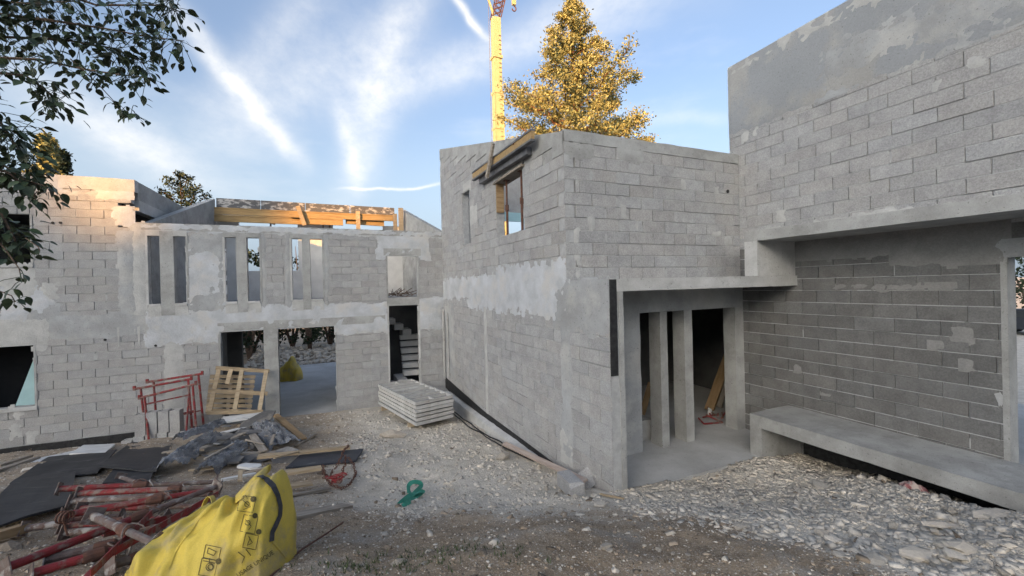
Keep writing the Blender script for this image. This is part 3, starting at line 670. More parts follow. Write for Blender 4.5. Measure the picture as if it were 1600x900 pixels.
def bw(u, w_, z): # wall coordinates of the long side wall to the world
    c, s = math.cos(BANG), math.sin(BANG); return Vector((BO[0] + u * c - w_ * s, BO[1] + u * s + w_ * c, z))
def b_low(u): return -0.25 + 0.2 * math.floor((b_top(u) - 0.24 + 0.25) / 0.2)
tb = MB(); nseg = 110
for i in range(nseg):
    u0, u1 = 7.37 * i / nseg, 7.37 * (i + 1) / nseg; l = min(b_low(u0 + .001), b_low(u1 - .001)) + 0.012 * fbm(u0 * 6, 1, 0, 3)
    q = [(u0, b_top(u0)), (u1, b_top(u1)), (u1, l), (u0, l)]
    f = [bw(u, -0.004, z) for u, z in q]; bk_ = [bw(u, 0.204, z) for u, z in q]
    tb.add(f + bk_, [(3, 2, 1, 0), (4, 5, 6, 7), (0, 1, 5, 4), (2, 3, 7, 6)])
    q = [(u0, l), (u1, l), (u1, l - .24), (u0, l - .24)]
    if not (4.55 < u0 < 5.95 and l - .24 < 5.15): tb.add([bw(u, 0.012, z) for u, z in q] + [bw(u, 0.19, z) for u, z in q], [(3, 2, 1, 0), (4, 5, 6, 7), (2, 3, 7, 6)])
tb.build('sloping_beam', 'concrete', HM)
MB().rough_box((3.375, 5.624, 5.15), (7.29, 5.83, 5.335), amp=0.007).build('ring_beam', 'concrete', HM)
MB().rough_box((3.395, 4.565, 2.775), (7.295, 5.63, 2.948), amp=0.005).build('porch_slab', 'concrete_pale', HM)
MB().rough_box((3.366, 4.562, 2.55), (3.394, 5.62, 2.952), amp=0.004).build('slab_edge', 'plaster_grey', HM)
MB().rough_box((3.398, 4.572, 2.55), (3.58, 5.6, 2.774), amp=0.003).build('pier_head', 'concrete', HM)
MB().rough_box((3.53, 4.556, -0.25), (3.605, 5.62, 2.774), amp=0.006).build('porch_reveal', 'concrete', HM)
MB().box((3.385, 4.556, 1.64), (3.50, 4.575, 2.94)).build('bitumen_strip', 'membrane', HM)
# the pillared wall behind the porch
MB().rough_box((3.61, 5.60, -0.02), (4.77, 5.83, 2.774), amp=0.010, cell=0.08).build('porch_pier', 'plaster_grey', HM)
MB().rough_box((4.772, 5.605, 2.37), (7.33, 5.83, 2.774), amp=0.005).build('lintel', 'plaster_grey', HM)
MB().rough_box((5.19, 5.58, -0.01), (5.35, 5.86, 2.37), amp=0.004).build('pillar', 'concrete', HM)
MB().rough_box((5.75, 5.58, -0.01), (5.94, 5.86, 2.37), amp=0.004).build('pillar', 'concrete', HM)
MB().rough_box((7.07, 5.60, -0.01), (7.33, 5.86, 2.37), amp=0.004).build('pillar', 'concrete', HM)
MB().rough_box((3.52, 4.60, -0.22), (7.29, 5.86, 0.0), cell=0.2, amp=0.004).build('porch_floor', 'concrete_floor', HM)
MB().rough_box((3.52, 5.862, -0.22), (9.2, 12.9, -0.001), cell=0.35, amp=0.004).build('floor', 'concrete_floor', HM)
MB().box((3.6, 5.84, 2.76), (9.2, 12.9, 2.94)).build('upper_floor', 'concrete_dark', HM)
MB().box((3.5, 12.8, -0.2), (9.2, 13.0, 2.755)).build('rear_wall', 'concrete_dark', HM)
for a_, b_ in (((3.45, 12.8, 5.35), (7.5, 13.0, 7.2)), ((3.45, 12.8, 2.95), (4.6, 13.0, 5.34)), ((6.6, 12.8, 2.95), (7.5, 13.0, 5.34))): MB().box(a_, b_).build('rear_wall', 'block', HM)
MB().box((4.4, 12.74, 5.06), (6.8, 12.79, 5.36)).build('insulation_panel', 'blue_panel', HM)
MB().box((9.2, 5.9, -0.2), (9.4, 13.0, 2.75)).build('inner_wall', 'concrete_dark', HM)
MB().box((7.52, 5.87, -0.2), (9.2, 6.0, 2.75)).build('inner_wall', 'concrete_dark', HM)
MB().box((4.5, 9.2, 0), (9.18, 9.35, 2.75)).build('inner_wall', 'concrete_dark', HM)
# plaster on the long side wall
def br(px0, py0, px1, py1):
    a = bp(px0, (py0 + py1) / 2); b = bp(px1, (py0 + py1) / 2)
    zt = (bp(px0, py0).z + bp(px1, py0).z) / 2; zb = (bp(px0, py1).z + bp(px1, py1).z) / 2
    return (13 - a.y, 13 - b.y, zb, zt)
B_CUT = [(7.372, 9, 2.949, 9)]
plaster_each(HM, BO, BANG, [(0.05, 7.36, 2.62, 3.10)], 'plaster', seed=21.0, feather=0.20, amp=1.5, cut=B_CUT)
plaster_each(HM, BO, BANG, [(2.5, 7.36, 2.40, 2.75), (4.6, 7.36, 3.0, 3.22)], 'plaster', seed=22.0, feather=0.22, amp=1.9, nf=3.4, cut=B_CUT)
plaster_each(HM, BO, BANG, [(7.0, BL - 0.005, 2.22, 2.93)], 'plaster_grey', seed=23.0, feather=0.16, amp=1.6, nf=3.2, cut=B_CUT + [(BL - 0.002, 9, -1, 9)])
plaster_each(HM, BO, BANG, [(7.17, 7.42, 0.10, 2.35)], 'plaster_grey', seed=24.0, feather=0.10, amp=1.4)
plaster_each(HM, BO, BANG, [(7.15, 7.40, 0.05, 0.55)], 'plaster_pale', seed=25.0, feather=0.12, amp=1.6, nf=4)
plaster_each(HM, BO, BANG, [(3.66, 3.80, -0.15, 2.42)], 'plaster_pale', seed=26.0, feather=0.05, amp=0.7, nf=3, thick=0.014)
plaster_each(HM, BO, BANG, [(2.75, 3.3, 4.5, 4.9), (2.3, 2.9, 5.42, 5.62)], 'plaster_pale', seed=27.0, feather=0.12, amp=1.0, nf=4, cut=B_OPEN)
plaster_each(HM, BO, BANG, [(0.2, 1.0, 0.2, 2.3)], 'plaster_grey', seed=29.0, feather=0.4, amp=1.8, nf=3)
for u, z0, z1 in ((0.12, 0.0, 2.2), (0.6, 0.1, 2.1)):
    a = bw(u, -0.05, z0); b = bw(u, -0.05, z1); MB().bar(a, b, 0.10 if u < 0.3 else 0.05, 0.04).build('channel', 'galvanised', HM)
C0 = (3.365, 5.63)
plaster_each(HM, C0, 0, [(0.05, 0.55, 4.95, 5.15), (1.1, 1.6, 4.98, 5.15)], 'concrete', seed=31.0, feather=0.1, amp=1.5, nf=4, lim=(0, 9, 0, 5.3))
plaster_each(HM, C0, 0, [(1.1, 1.15, 4.0, 4.18), (0.46, 0.52, 3.78, 3.94), (0.2, 0.25, 3.58, 3.75), (0.2, 0.26, 3.2, 3.32), (1.4, 1.44, 3.78, 3.92), (0.2, 0.26, 3.0, 3.12), (3.55, 3.7, 3.6, 3.7), (2.48, 2.52, 4.6, 4.72), (3.3, 3.36, 4.55, 4.65), (3.2, 3.4, 3.75, 3.8)], 'plaster_pale', seed=32.0, feather=0.06, amp=1.5, nf=5.5)
MB().tube([(6.98, 5.615, 4.60), (6.98, 5.66, 4.60)], 0.035, 8).build('putlog_hole', 'black_dull', HM)
mbn = MB(); mbn.prism([bw(0.05, -0.012, -0.30), bw(4.0, -0.012, -0.28), bw(8.0, -0.012, -0.20), bw(8.0, -0.012, -0.13), bw(6.0, -0.012, -0.12), bw(3.5, -0.012, -0.13), bw(0.05, -0.012, 0.04)], (0.008, 0, 0)); mbn.build('damp_proof_strip', 'membrane', HM)
lay_blocks(HM)

# shuttering, props and plank round the upper window
a0 = bp(752, 277); a1 = bp(843, 212)
SH = empty('window_shuttering', (3.15, 7.7, 3.9), 'timber shuttering beam and props holding up the lintel of the upper window', 'formwork')
def sh(u, w_, z): return bw(u, w_, z)
ua, ub = 13 - a0.y, 13 - a1.y
za, zb = a0.z, a1.z
f1 = MB()
for dz, ht, wd in ((0.085, 0.035, 0.09), (-0.085, 0.035, 0.09)): f1.bar(sh(ua, -0.17, za + dz), sh(ub, -0.17, zb + dz), wd, ht)
f1.build('beam_flange', 'form_side', SH)
f1 = MB(); f1.bar(sh(ua, -0.17, za), sh(ub, -0.17, zb), 0.06, 0.135); f1.build('beam_web', 'form_yellow', SH)
p0 = bp(757, 284); p1 = bp(829, 236)
f1 = MB(); f1.bar(sh(13 - p0.y, -0.07, p0.z), sh(13 - p1.y, -0.07, p1.z), 0.10, 0.13); f1.build('side_panel', 'form_side', SH)
f1 = MB(); f1.box((3.26, 7.0, 5.12), (3.56, 8.5, 5.165)); f1.build('soffit_board', 'timber_grey', SH)
p0 = bp(789, 226); p1 = bp(779, 279)
f1 = MB(); f1.bar(sh(13 - p0.y, -0.27, p0.z), sh(13 - p1.y, -0.27, p1.z), 0.10, 0.05, up=(1, 0, 0)); f1.build('clamp_plank', 'timber_grey', SH)
f1 = MB(); f1.box((3.30, 8.38, 4.50), (3.47, 8.419, 5.12)); f1.build('jamb_board', 'timber', SH)
for yy in (7.3, 8.05):
    f1 = MB(); f1.tube([(3.40, yy, 3.95), (3.40, yy, 4.55)], 0.028, 8); f1.tube([(3.40, yy, 4.5), (3.40, yy, 5.12)], 0.022, 8); f1.tube([(3.40, yy, 4.48), (3.40, yy, 4.60)], 0.042, 8); f1.box((3.34, yy - 0.06, 3.94), (3.46, yy + 0.06, 3.955)); f1.box((3.34, yy - 0.06, 5.11), (3.46, yy + 0.06, 5.121)); f1.build('prop', 'rust', SH)
f1 = MB(); f1.tube([sh(ub - 0.7, -0.22, zb + 0.05), sh(ub - 0.7, -0.10, zb + 0.22)], 0.012, 6); f1.build('hook', 'rust', SH)

# ------------------------------------------------------------------ right house
HD = empty('block_house', (7.3, 3.0, 0.0), 'tall grey block house at the right with a rendered top and a projecting concrete canopy', 'house')
D0_ = (7.3, 5.83); DL = 9.0
D_OPEN = [(5.83 - 2.17, 5.83 - 0.9, -0.3, 3.08), (-0.1, 0.22, -0.3, 2.95)]
block_wall(HD, D0_, -math.pi / 2, DL, -0.31, 7.12, D_OPEN, seed=15, phase=0.08, top=lambda u: 6.0, low_mat='block_dark', head=0.05)
# the lower part gets a darker block colour: same blocks
MB().rough_box((7.306, -3.17, 6.0), (7.5, 5.83, 7.12), cell=0.3, amp=0.004).build('render_backing', 'render_grey', HD)
plaster_each(HD, D0_, -math.pi / 2, [(0.01, DL, 5.80, 7.112)], 'render_grey', seed=41, feather=0.10, amp=1.6, step=0.06, thick=0.012, nf=2.0, lim=(0.004, DL, 0, 7.116))
plaster_each(HD, D0_, -math.pi / 2, [(0.0, 1.2, 6.85, 7.11), (1.4, 3.0, 6.80, 7.11)], 'plaster_pale', seed=42, feather=0.2, amp=1.7, nf=2.2, thick=0.018, lim=(0.006, DL, 0, 7.118))
plaster_each(HD, D0_, -math.pi / 2, [(1.6, 4.2, 5.85, 6.6)], 'plaster_grey', seed=43, feather=0.4, amp=2.0, nf=1.6, thick=0.016)
plaster_each(HD, D0_, -math.pi / 2, [(0.5, 3.6, 3.72, 3.80), (2.1, 2.6, 3.75, 3.86), (0.95, 1.05, 3.95, 4.1)], 'plaster_pale', seed=44, feather=0.06, amp=1.6, nf=4.5)
plaster_each(HD, D0_, -math.pi / 2, [(0.3, 0.4, 5.55, 5.7), (0.5, 0.58, 5.6, 5.72), (3.05, 3.1, 5.3, 5.4), (3.4, 3.5, 5.45, 5.55)], 'plaster_pale', seed=45, feather=0.06, amp=1.6, nf=5)
plaster_each(HD, D0_, -math.pi / 2, [(1.0, 3.66, 3.22, 3.53), (2.55, 3.66, 3.05, 3.53)], 'dark_smear', seed=46, feather=0.12, amp=0.9, nf=3, cut=D_OPEN)
plaster_each(HD, D0_, -math.pi / 2, [(1.8, 3.3, 2.72, 2.76), (3.2, 3.36, 2.05, 2.2), (3.25, 3.36, 1.7, 1.8), (2.98, 3.06, 1.93, 2.0), (1.2, 1.3, 1.3, 1.4), (1.6, 1.75, 0.98, 1.02)], 'dark_smear', seed=47, feather=0.07, amp=1.6, nf=5, cut=D_OPEN)
MB().rough_box((7.296, 2.16, -0.1), (7.52, 2.215, 3.08), amp=0.003).build('jamb', 'concrete', HD)
MB().rough_box((7.294, 0.7, 3.081), (7.51, 2.3, 3.3), amp=0.003).build('lintel', 'plaster_grey', HD)
MB().rough_box((6.34, -3.1, 3.525), (7.298, 4.82, 3.69), amp=0.004).build('canopy', 'concrete', HD)
MB().rough_box((6.343, 4.593, 2.951), (7.298, 4.815, 3.524), amp=0.004).build('canopy_fin', 'concrete_pale', HD)
bn = MB(); bn.rough_box((6.31, -3.0, 0.475), (7.298, 4.77, 0.665), amp=0.008, cell=0.12); bench = bn.build('bench_slab', 'concrete', HD)
bn = MB(); bn.rough_box((6.314, 4.57, -0.12), (7.298, 4.766, 0.474), amp=0.005); bn.build('bench_leg', 'concrete', HD)
MB().box((7.276, -3.0, -0.6), (7.292, 4.5, 0.47)).build('damp_proof_strip', 'membrane', HD)
MB().box((7.22, -3.0, 6.45), (7.30, 2.07, 7.0)).build('shutter_board', 'timber_grey', HD)
MB().rough_box((7.5, -3, -0.3), (14, 5.8, -0.02), cell=0.8).build('floor', 'concrete_floor', HD)
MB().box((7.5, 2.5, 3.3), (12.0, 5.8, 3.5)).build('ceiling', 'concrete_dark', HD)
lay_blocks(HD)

# ------------------------------------------------------------------ building materials and rubbish on the ground
from mathutils.bvhtree import BVHTree
def gpl(px, py, lift=0.0):
    """where the ray of a photograph point meets a surface lying lift above the ground"""
    d = ray(px, py).normalized(); t = 0.8
    while t < 60:
        p = CAM + d * t
        if p.z < ground(p.x, p.y, False) + lift: return p
        t += 0.02
    return p
def rib(m, pts, wd, nrm, th=0.003):
    """a flat strap along pts, nrm: one surface normal for each point"""
    vs = []; n = len(pts)
    for i in range(n):
        d = (pts[min(i + 1, n - 1)] - pts[max(i - 1, 0)]).normalized(); s = d.cross(nrm[i]).normalized()
        for a, b in ((-1, 0), (1, 0), (1, 1), (-1, 1)): vs.append(pts[i] + s * (a * wd / 2) + nrm[i] * (b * th))
    fs = [(3, 2, 1, 0), tuple(range(n * 4 - 4, n * 4))]
    for i in range(n - 1):
        for k in range(4): k2 = (k + 1) % 4; fs.append((i * 4 + k, i * 4 + k2, i * 4 + 4 + k2, i * 4 + 4 + k))
    return m.add(vs, fs)
def sheet(A, B, D, th=0.02, sag=0.0, nu=10, nv=10, seed=0.0):
    """a board from one corner and its two neighbours, a little out of flat"""
    m = MB(); C_ = B + D - A; n = (B - A).cross(D - A).normalized()
    if n.z < 0: n = -n
    g = []
    for k in (0, 1):
        for j in range(nv + 1):
            for i in range(nu + 1):
                u, v = i / nu, j / nv; p = A + (B - A) * u + (D - A) * v + n * (th * k + sag * fbm(u * 2 + seed, v * 2, seed, 2)); g.append(p)
    S_ = (nu + 1) * (nv + 1); W_ = nu + 1; fs = []
    for j in range(nv):
        for i in range(nu):
            a = j * W_ + i; fs.append((a, a + W_, a + W_ + 1, a + 1)); fs.append((S_ + a, S_ + a + 1, S_ + a + W_ + 1, S_ + a + W_))
    for i in range(nu):
        fs.append((i, i + 1, S_ + i + 1, S_ + i)); a = nv * W_ + i; fs.append((a + 1, a, S_ + a, S_ + a + 1))
    for j in range(nv):
        a = j * W_; fs.append((a + W_, a, S_ + a, S_ + a + W_)); a = j * W_ + nu; fs.append((a, a + W_, S_ + a + W_, S_ + a))
    return m.add(g, fs)
def plank(p, q, wd, th, matn, label, name='plank', group=None, twist=0.0, cat='plank'):
    p = Vector(p); q = Vector(q); d = q - p; L = d.length; m = MB(); n = max(2, int(L / 0.25)); r = random.Random(int(p.x * 999)); vs = []
    for i in range(n + 1):
        x = -L / 2 + L * i / n; j = lambda: r.uniform(-0.003, 0.003)
        for a, b in ((-1, -1), (1, -1), (1, 1), (-1, 1)): vs.append((x + (j() * 2 if i in (0, n) else 0), a * wd / 2 + j(), b * th / 2 + j() * 0.6))
    fs = [(0, 3, 2, 1), tuple(range(n * 4, n * 4 + 4))]
    for i in range(n):
        for k in range(4): k2 = (k + 1) % 4; fs.append((i * 4 + k, i * 4 + k2, i * 4 + 4 + k2, i * 4 + 4 + k))
    m.add(vs, fs); o = bpy.data.objects.new(name, m.mesh(name, matn)); COL.objects.link(o); o.location = (p + q) / 2
    X = d.normalized(); Z = Vector((0, 0, 1)); Y = Z.cross(X).normalized(); Z = X.cross(Y); R_ = Matrix((X, Y, Z)).transposed() @ Matrix.Rotation(twist, 3, 'X'); o.rotation_euler = R_.to_euler()
    return tag(o, label, cat, group)

# --- yellow sack in the foreground
def sack(base, right, fwd, prof, label, name, nu=96, nv=64, fold=0.03, seed=0.0):
    cr = random.Random(int(seed * 10) + 3); creases = []
    for _ in range(40):
        c0 = cr.uniform(-.45, .42); s0 = cr.uniform(.02, .5); an = cr.gauss(2.5, .7); ln = cr.uniform(.10, .34); creases.append((c0, s0, c0 + ln * math.cos(an), s0 + ln * math.sin(an) * (1 if cr.random() < .7 else -1), cr.uniform(.013, .034), cr.uniform(.010, .028)))
    m = MB(); T = [p[0] for p in prof]; H = [p[1] for p in prof]; Wd = [p[2] for p in prof]; O = [p[3] for p in prof]
    for i in range(nu + 1):
        t = lerp(T[0], T[-1], i / nu); h = interp(t, T, H); wd = interp(t, T, Wd); off = interp(t, T, O)
        for j in range(nv):
            a = 2 * math.pi * j / nv; ca, sa = math.cos(a), math.sin(a)
            y = -wd * (abs(ca) ** 0.8) * (1 if ca > 0 else -1) + off * max(0, sa); z = h * (abs(sa) ** 0.85) if sa > 0 else -0.05 * abs(sa)
            k = fold * 0.8 * fbm(t * 3.1 + seed, y * 3.3, z * 2.5, 4) + 0.005 * fbm(t * 14, y * 14, z * 14 + seed, 3)
            for (c0, s0, c1, s1, wd_, A_) in creases:
                ex, ey = c1 - c0, s1 - s0; px_, py_ = t - c0, (a / math.pi) * 0.55 - s0; L2 = ex * ex + ey * ey; m_ = (px_ * ex + py_ * ey) / L2
                if m_ < -0.15 or m_ > 1.15: continue
                d_ = (px_ * ey - py_ * ex) / math.sqrt(L2) + 0.012 * math.sin(m_ * 7 + c0 * 40)
                if abs(d_) > 5 * wd_: continue
                k += A_ * max(0, min(1, 4 * min(m_ + .15, 1.15 - m_))) * (math.exp(-(d_ / wd_) ** 2) - 0.7 * math.exp(-((d_ - 2.0 * wd_) / (1.3 * wd_)) ** 2))
            nrm = (right * 0.1 * (t / 0.5) - fwd * ca * 0.8 + Vector((0, 0, 1)) * max(0.1, sa)).normalized()
            p = base + right * t + fwd * y + Vector((0, 0, z)) + nrm * k * (1 if sa > -0.1 else 0.2); m.v.append(tuple(p))
    for i in range(nu):
        for j in range(nv): j2 = (j + 1) % nv; m.f.append((i * nv + j, (i + 1) * nv + j, (i + 1) * nv + j2, i * nv + j2))
    m.f.append(tuple(range(nv))); m.f.append(tuple(range(nu * nv + nv - 1, nu * nv - 1, -1))); m.m = [0] * len(m.f)
    return m
RH = Vector((RIGHT.x, RIGHT.y, 0)).normalized(); FH = Vector((FWD.x, FWD.y, 0)).normalized()
bb = gpl(341, 880, 0.05); bb.z = ground(bb.x, bb.y, False) - 0.02
BAGP = [(-.54, .03, .06, 0), (-.525, .16, .20, 0), (-.48, .29, .32, 0), (-.40, .38, .40, .02), (-.28, .43, .44, .04), (-.12, .48, .46, .06), (.05, .53, .46, .08), (.18, .60, .45, .10), (.27, .68, .42, .12), (.34, .735, .38, .13), (.40, .745, .34, .14), (.445, .67, .32, .11), (.485, .50, .30, .06), (.515, .32, .24, .03), (.535, .18, .14, 0), (.545, .05, .05, 0)]
BAGP = [(a * .84, b * .82, c * .84, d * .86) for a, b, c, d in BAGP]
BAG = empty('builders_sack', bb, 'crumpled yellow woven builders sack with black strap and printed pictograms in the foreground', 'sack')
bm_ = sack(bb, RH, FH, BAGP, '', 'sack', nu=170, nv=120)
bvh = BVHTree.FromPolygons([Vector(v) for v in bm_.v], bm_.f)
bagbody = bm_.build('sack_body', 'bag_fabric', BAG, smooth_=True)
def on_bag(px, py, lift=0.003):
    h = bvh.ray_cast(CAM, ray(px, py).normalized())
    if h[0] is None: return None, None
    n = h[1] if h[1].dot(CAM - h[0]) > 0 else -h[1]
    return h[0] + n * lift, n
def bag_line(m, pts, wd, lift=0.003, sub=8, th=0.002):
    P = []; Nn = []
    for (x0, y0), (x1, y1) in zip(pts, pts[1:]):
        for k in range(sub):
            p, n = on_bag(lerp(x0, x1, k / sub), lerp(y0, y1, k / sub), lift)
            if p: P.append(p); Nn.append(n)
    p, n = on_bag(*pts[-1], lift)
    if p: P.append(p); Nn.append(n)
    if len(P) > 2:
        Nn = [sum((Nn[max(0, min(len(Nn) - 1, i + d))] for d in (-2, -1, 0, 1, 2)), Vector()).normalized() for i in range(len(Nn))]
        rib(m, P, wd, Nn, th)
stp = MB(); bag_line(stp, [(404, 744), (416, 750), (426, 760), (433, 775), (437, 792), (436, 806), (430, 820), (424, 832), (423, 846)], 0.040, 0.006, 6, 0.004); stp.build('strap', 'webbing', BAG)
sm_ = MB(); bag_line(sm_, [(336, 786), (310, 812), (290, 840), (272, 866), (262, 890)], 0.012, 0.004); bag_line(sm_, [(425, 846), (436, 858), (448, 872)], 0.012, 0.004); sm_.build('seam', 'bag_fabric', BAG)
ink = MB()
def circ(cx, cy, rx, n=14): return [(cx + rx * math.cos(2 * math.pi * i / n), cy + rx * math.sin(2 * math.pi * i / n)) for i in range(n + 1)]
def frame_(x, y, w_, h_, sk): return [(x, y), (x + w_, y + sk), (x + w_ - h_ * 0.22, y + h_ + sk), (x - h_ * 0.22, y + h_), (x, y)]
for f_ in (frame_(376, 774, 24, 24, 3), frame_(381, 804, 22, 26, 4), frame_(384, 833, 20, 22, 4), frame_(322, 851, 24, 20, 5), frame_(316, 872, 25, 26, 4)): bag_line(ink, f_, 0.0035, 0.002, 5, 0.001)
for cx, cy, r0 in ((396, 780, 3.6), (398, 806, 3.4), (404, 831, 3.4), (342, 877, 3.8)):
    for rr in (r0, r0 * 0.72, r0 * 0.4): bag_line(ink, circ(cx, cy, rr), 0.0075, 0.0025, 2, 0.001)
for l_ in (circ(386, 788, 4), circ(387, 817, 3.6), circ(328, 886, 6), circ(329, 886, 4), [(378, 780), (384, 786), (392, 792), (380, 796)], [(384, 812), (392, 822), (388, 828)], [(388, 838), (394, 848), (386, 852), (390, 842)], [(326, 856), (338, 862), (334, 868), (324, 864), (326, 856)], [(318, 876), (336, 880)], [(328, 872), (327, 880)], [(372, 862), (382, 870), (378, 880)], [(384, 858), (392, 868)]): bag_line(ink, l_, 0.004, 0.002, 3, 0.001)
ink.build('pictograms', 'bag_ink', BAG, kind='stuff')
def bag_text(body, px, py, size, ang, name='lettering'):
    cu = bpy.data.curves.new('lettering', 'FONT'); cu.body = body; cu.size = 1.0; cu.resolution_u = 3
    to = bpy.data.objects.new('lettering_tmp', cu); COL.objects.link(to); dg = bpy.context.evaluated_depsgraph_get(); me = to.evaluated_get(dg).to_mesh()
    bmx = bmesh.new(); bmx.from_mesh(me); bmesh.ops.triangulate(bmx, faces=bmx.faces[:]); bmesh.ops.subdivide_edges(bmx, edges=[e for e in bmx.edges if e.calc_length() > 0.25], cuts=2); bmesh.ops.triangulate(bmx, faces=bmx.faces[:])
    m = MB(); ok = True; bmx.verts.index_update()
    ca, sa = math.cos(ang), math.sin(ang)
    for v in bmx.verts:
        x, y = v.co.x * size, -v.co.y * size; p, n = on_bag(px + x * ca - y * sa, py + x * sa + y * ca, 0.0025)
        if p is None: p = Vector((0, 0, 0)); ok = False
        m.v.append(tuple(p))
    m.f = [tuple(v.index for v in f.verts) for f in bmx.faces]; m.m = [0] * len(m.f); m.f = [f for f in m.f if all(Vector(m.v[i]).length > 0.01 for i in f)]; m.m = [0] * len(m.f)
    bpy.data.objects.remove(to)
    if m.f: m.build(name, 'bag_ink', BAG)
bag_text('USAGE UNIQUE', 372, 902, 9.5, -0.58)
bag_text('NOM', 367, 786, 9.0, -0.34)
# the open mouth of the sack
fp = [on_bag(*q)[0] for q in ((360, 795), (378, 778), (398, 756), (418, 742), (436, 735))]
fl_ = MB(); P = []; rows = 7
crest = [Vector(p) for p in fp if p]
nC = len(crest)
for r0 in range(rows):
    k = r0 / (rows - 1)
    for i, c in enumerate(crest):
        back = FH * (0.02 + 0.20 * k) - RH * (0.10 * k) + Vector((0, 0, 0.06 * math.sin(k * 2.6) - 0.10 * k * k + 0.012 * fbm(i * 1.3, k * 4, 2, 2))); fl_.v.append(tuple(c + back))
for r0 in range(rows - 1):
    for i in range(nC - 1): a = r0 * nC + i; fl_.f.append((a, a + 1, a + nC + 1, a + nC))
fl_.m = [0] * len(fl_.f)
o = fl_.build('mouth_flap', 'bag_fabric', BAG, smooth_=True); md = o.modifiers.new('t', 'SOLIDIFY'); md.thickness = 0.004; md = o.modifiers.new('s', 'SUBSURF'); md.levels = md.render_levels = 1
hl = MB(); hc = gpl(326, 792, 0.36)
lp = [hc + RH * (0.035 * math.cos(a)) + Vector((0, 0, 0.07 * math.sin(a))) + FH * 0.02 * math.sin(a) for a in [math.pi * k / 10 for k in range(-2, 13)]]
rib(hl, lp, 0.05, [(p - hc).normalized() for p in lp], 0.004); hl.build('lifting_loop', 'bag_fabric', BAG)

# --- adjustable steel props in a heap
def steel_prop(p, q, label, grey=False, angle=False, group='steel props thrown in a heap', flip=False):
    p = Vector(p); q = Vector(q)
    if flip: p, q = q, p
    d = (q - p).normalized(); L = (q - p).length; root = empty('steel_prop', p, label, 'prop', group)
    up = Vector((0, 0, 1)); s = d.cross(up).normalized(); u = s.cross(d)
    if angle:
        m = MB(); m.bar(p, q, 0.05, 0.006, up=u); m.bar(p + s * 0.025 + u * 0.022, q + s * 0.025 + u * 0.022, 0.006, 0.05, up=u); m.build('angle_bar', 'red_steel', root); return root
    k = random.Random(int(p.x * 1000)).uniform(0.5, 0.68)
    mid = p + d * L * k
    MB().tube([p, mid], 0.030, 10).build('outer_tube', 'dull_steel' if grey else 'red_steel', root)
    MB().tube([mid - d * 0.02, q], 0.024, 10).build('inner_tube', 'dull_steel' if (grey or L > 1.2) else 'red_steel', root)
    MB().tube([mid - d * 0.09, mid - d * 0.06, mid + d * 0.02, mid + d * 0.04], [0.034, 0.042, 0.042, 0.03], 10).build('collar', 'rust', root)
    lp = MB(); c = mid + d * 0.07; lp.tube([c + s * 0.05 * math.cos(a) * 1.3 + u * (0.055 * math.sin(a)) + d * 0.03 * math.cos(a * 2) for a in [2 * math.pi * k_ / 14 for k_ in range(14)]], 0.006, 5); lp.build('pin', 'dull_steel', root)
    for e, sg in ((p, -1), (q, 1)):
        pl = MB(); pl.bar(e - d * 0.003, e + d * 0.004, 0.12, 0.12, up=u, twist=0.5 * sg); pl.build('end_plate', 'dull_steel', root)
    return root
PROPS = [((92, 764), (338, 753), .26, .22, 0, 'red steel prop topmost at the back of the heap, its plate over the black panels'),
    ((122, 771), (345, 761), .22, .18, 0, 'red steel prop lying just below the topmost one of the heap'),
    ((112, 783), (330, 772), .16, .14, 1, 'scuffed grey steel prop in the upper middle of the heap'),
    ((96, 806), (335, 764), .20, .24, 0, 'red steel prop with a rope round its left end'),
    ((38, 826), (190, 806), .08, .10, 1, 'grey steel prop at the left with forked head beside the yellow timber'),
    ((8, 888), (338, 760), .10, .30, 0, 'longest steel prop running from the bottom left corner up to the sack'),
    ((70, 874), (235, 838), .07, .10, 1, 'grey mud-caked prop second from the bottom left'),
    ((48, 897), (200, 852), .05, .08, 0, 'dull red prop lowest at the bottom left'),
    ((146, 806), (246, 851), .30, .22, 1, 'short grey prop lying crosswise on top of the heap'),
    ((100, 822), (260, 810), .09, .10, 0, 'dark red prop buried in the middle of the heap'),
    ((102, 832), (250, 822), .05, .06, 1, 'grey prop under the rope-bound one'),
    ((172, 884), (262, 856), .06, .06, 1, 'grey stub of a prop beside the sack'),
    ((188, 746), (234, 760), .10, .10, 1, 'grey prop end poking out behind the heap'),
    ((126, 795), (330, 790), .10, .10, 0, 'dark red prop half hidden beneath the upper ones')]
for a, b, la, lb, gr, lab in PROPS: steel_prop(gpl(*a, la), gpl(*b, lb), lab, bool(gr))
for a, b, la, lb, lab in (((132, 905), (232, 806), .16, .24, 'bright red steel angle bar crossing the heap near the sack'), ((172, 868), (336, 776), .16, .26, 'bright red steel angle bar slanting up to the sack'), ((160, 838), (300, 802), .1, .12, 'bright red steel angle bar low in the heap')): steel_prop(gpl(*a, la), gpl(*b, lb), lab, angle=True)
rp = MB(); c = gpl(96, 808, .20)
for k in range(3):
    rp.tube([c + RH * (0.03 * k) + FH * (0.045 * math.cos(a)) + Vector((0, 0, 0.045 * math.sin(a))) for a in [2 * math.pi * i / 12 for i in range(13)]], 0.008, 5)
rp.tube([c + RH * 0.02, c + RH * 0.03 + Vector((0, 0, -0.09)), c + RH * 0.05 + Vector((0, 0, -0.16))], 0.008, 5)
tag(rp.build('rope', 'rust'), 'brown rope wound round the end of a red prop', 'rope')

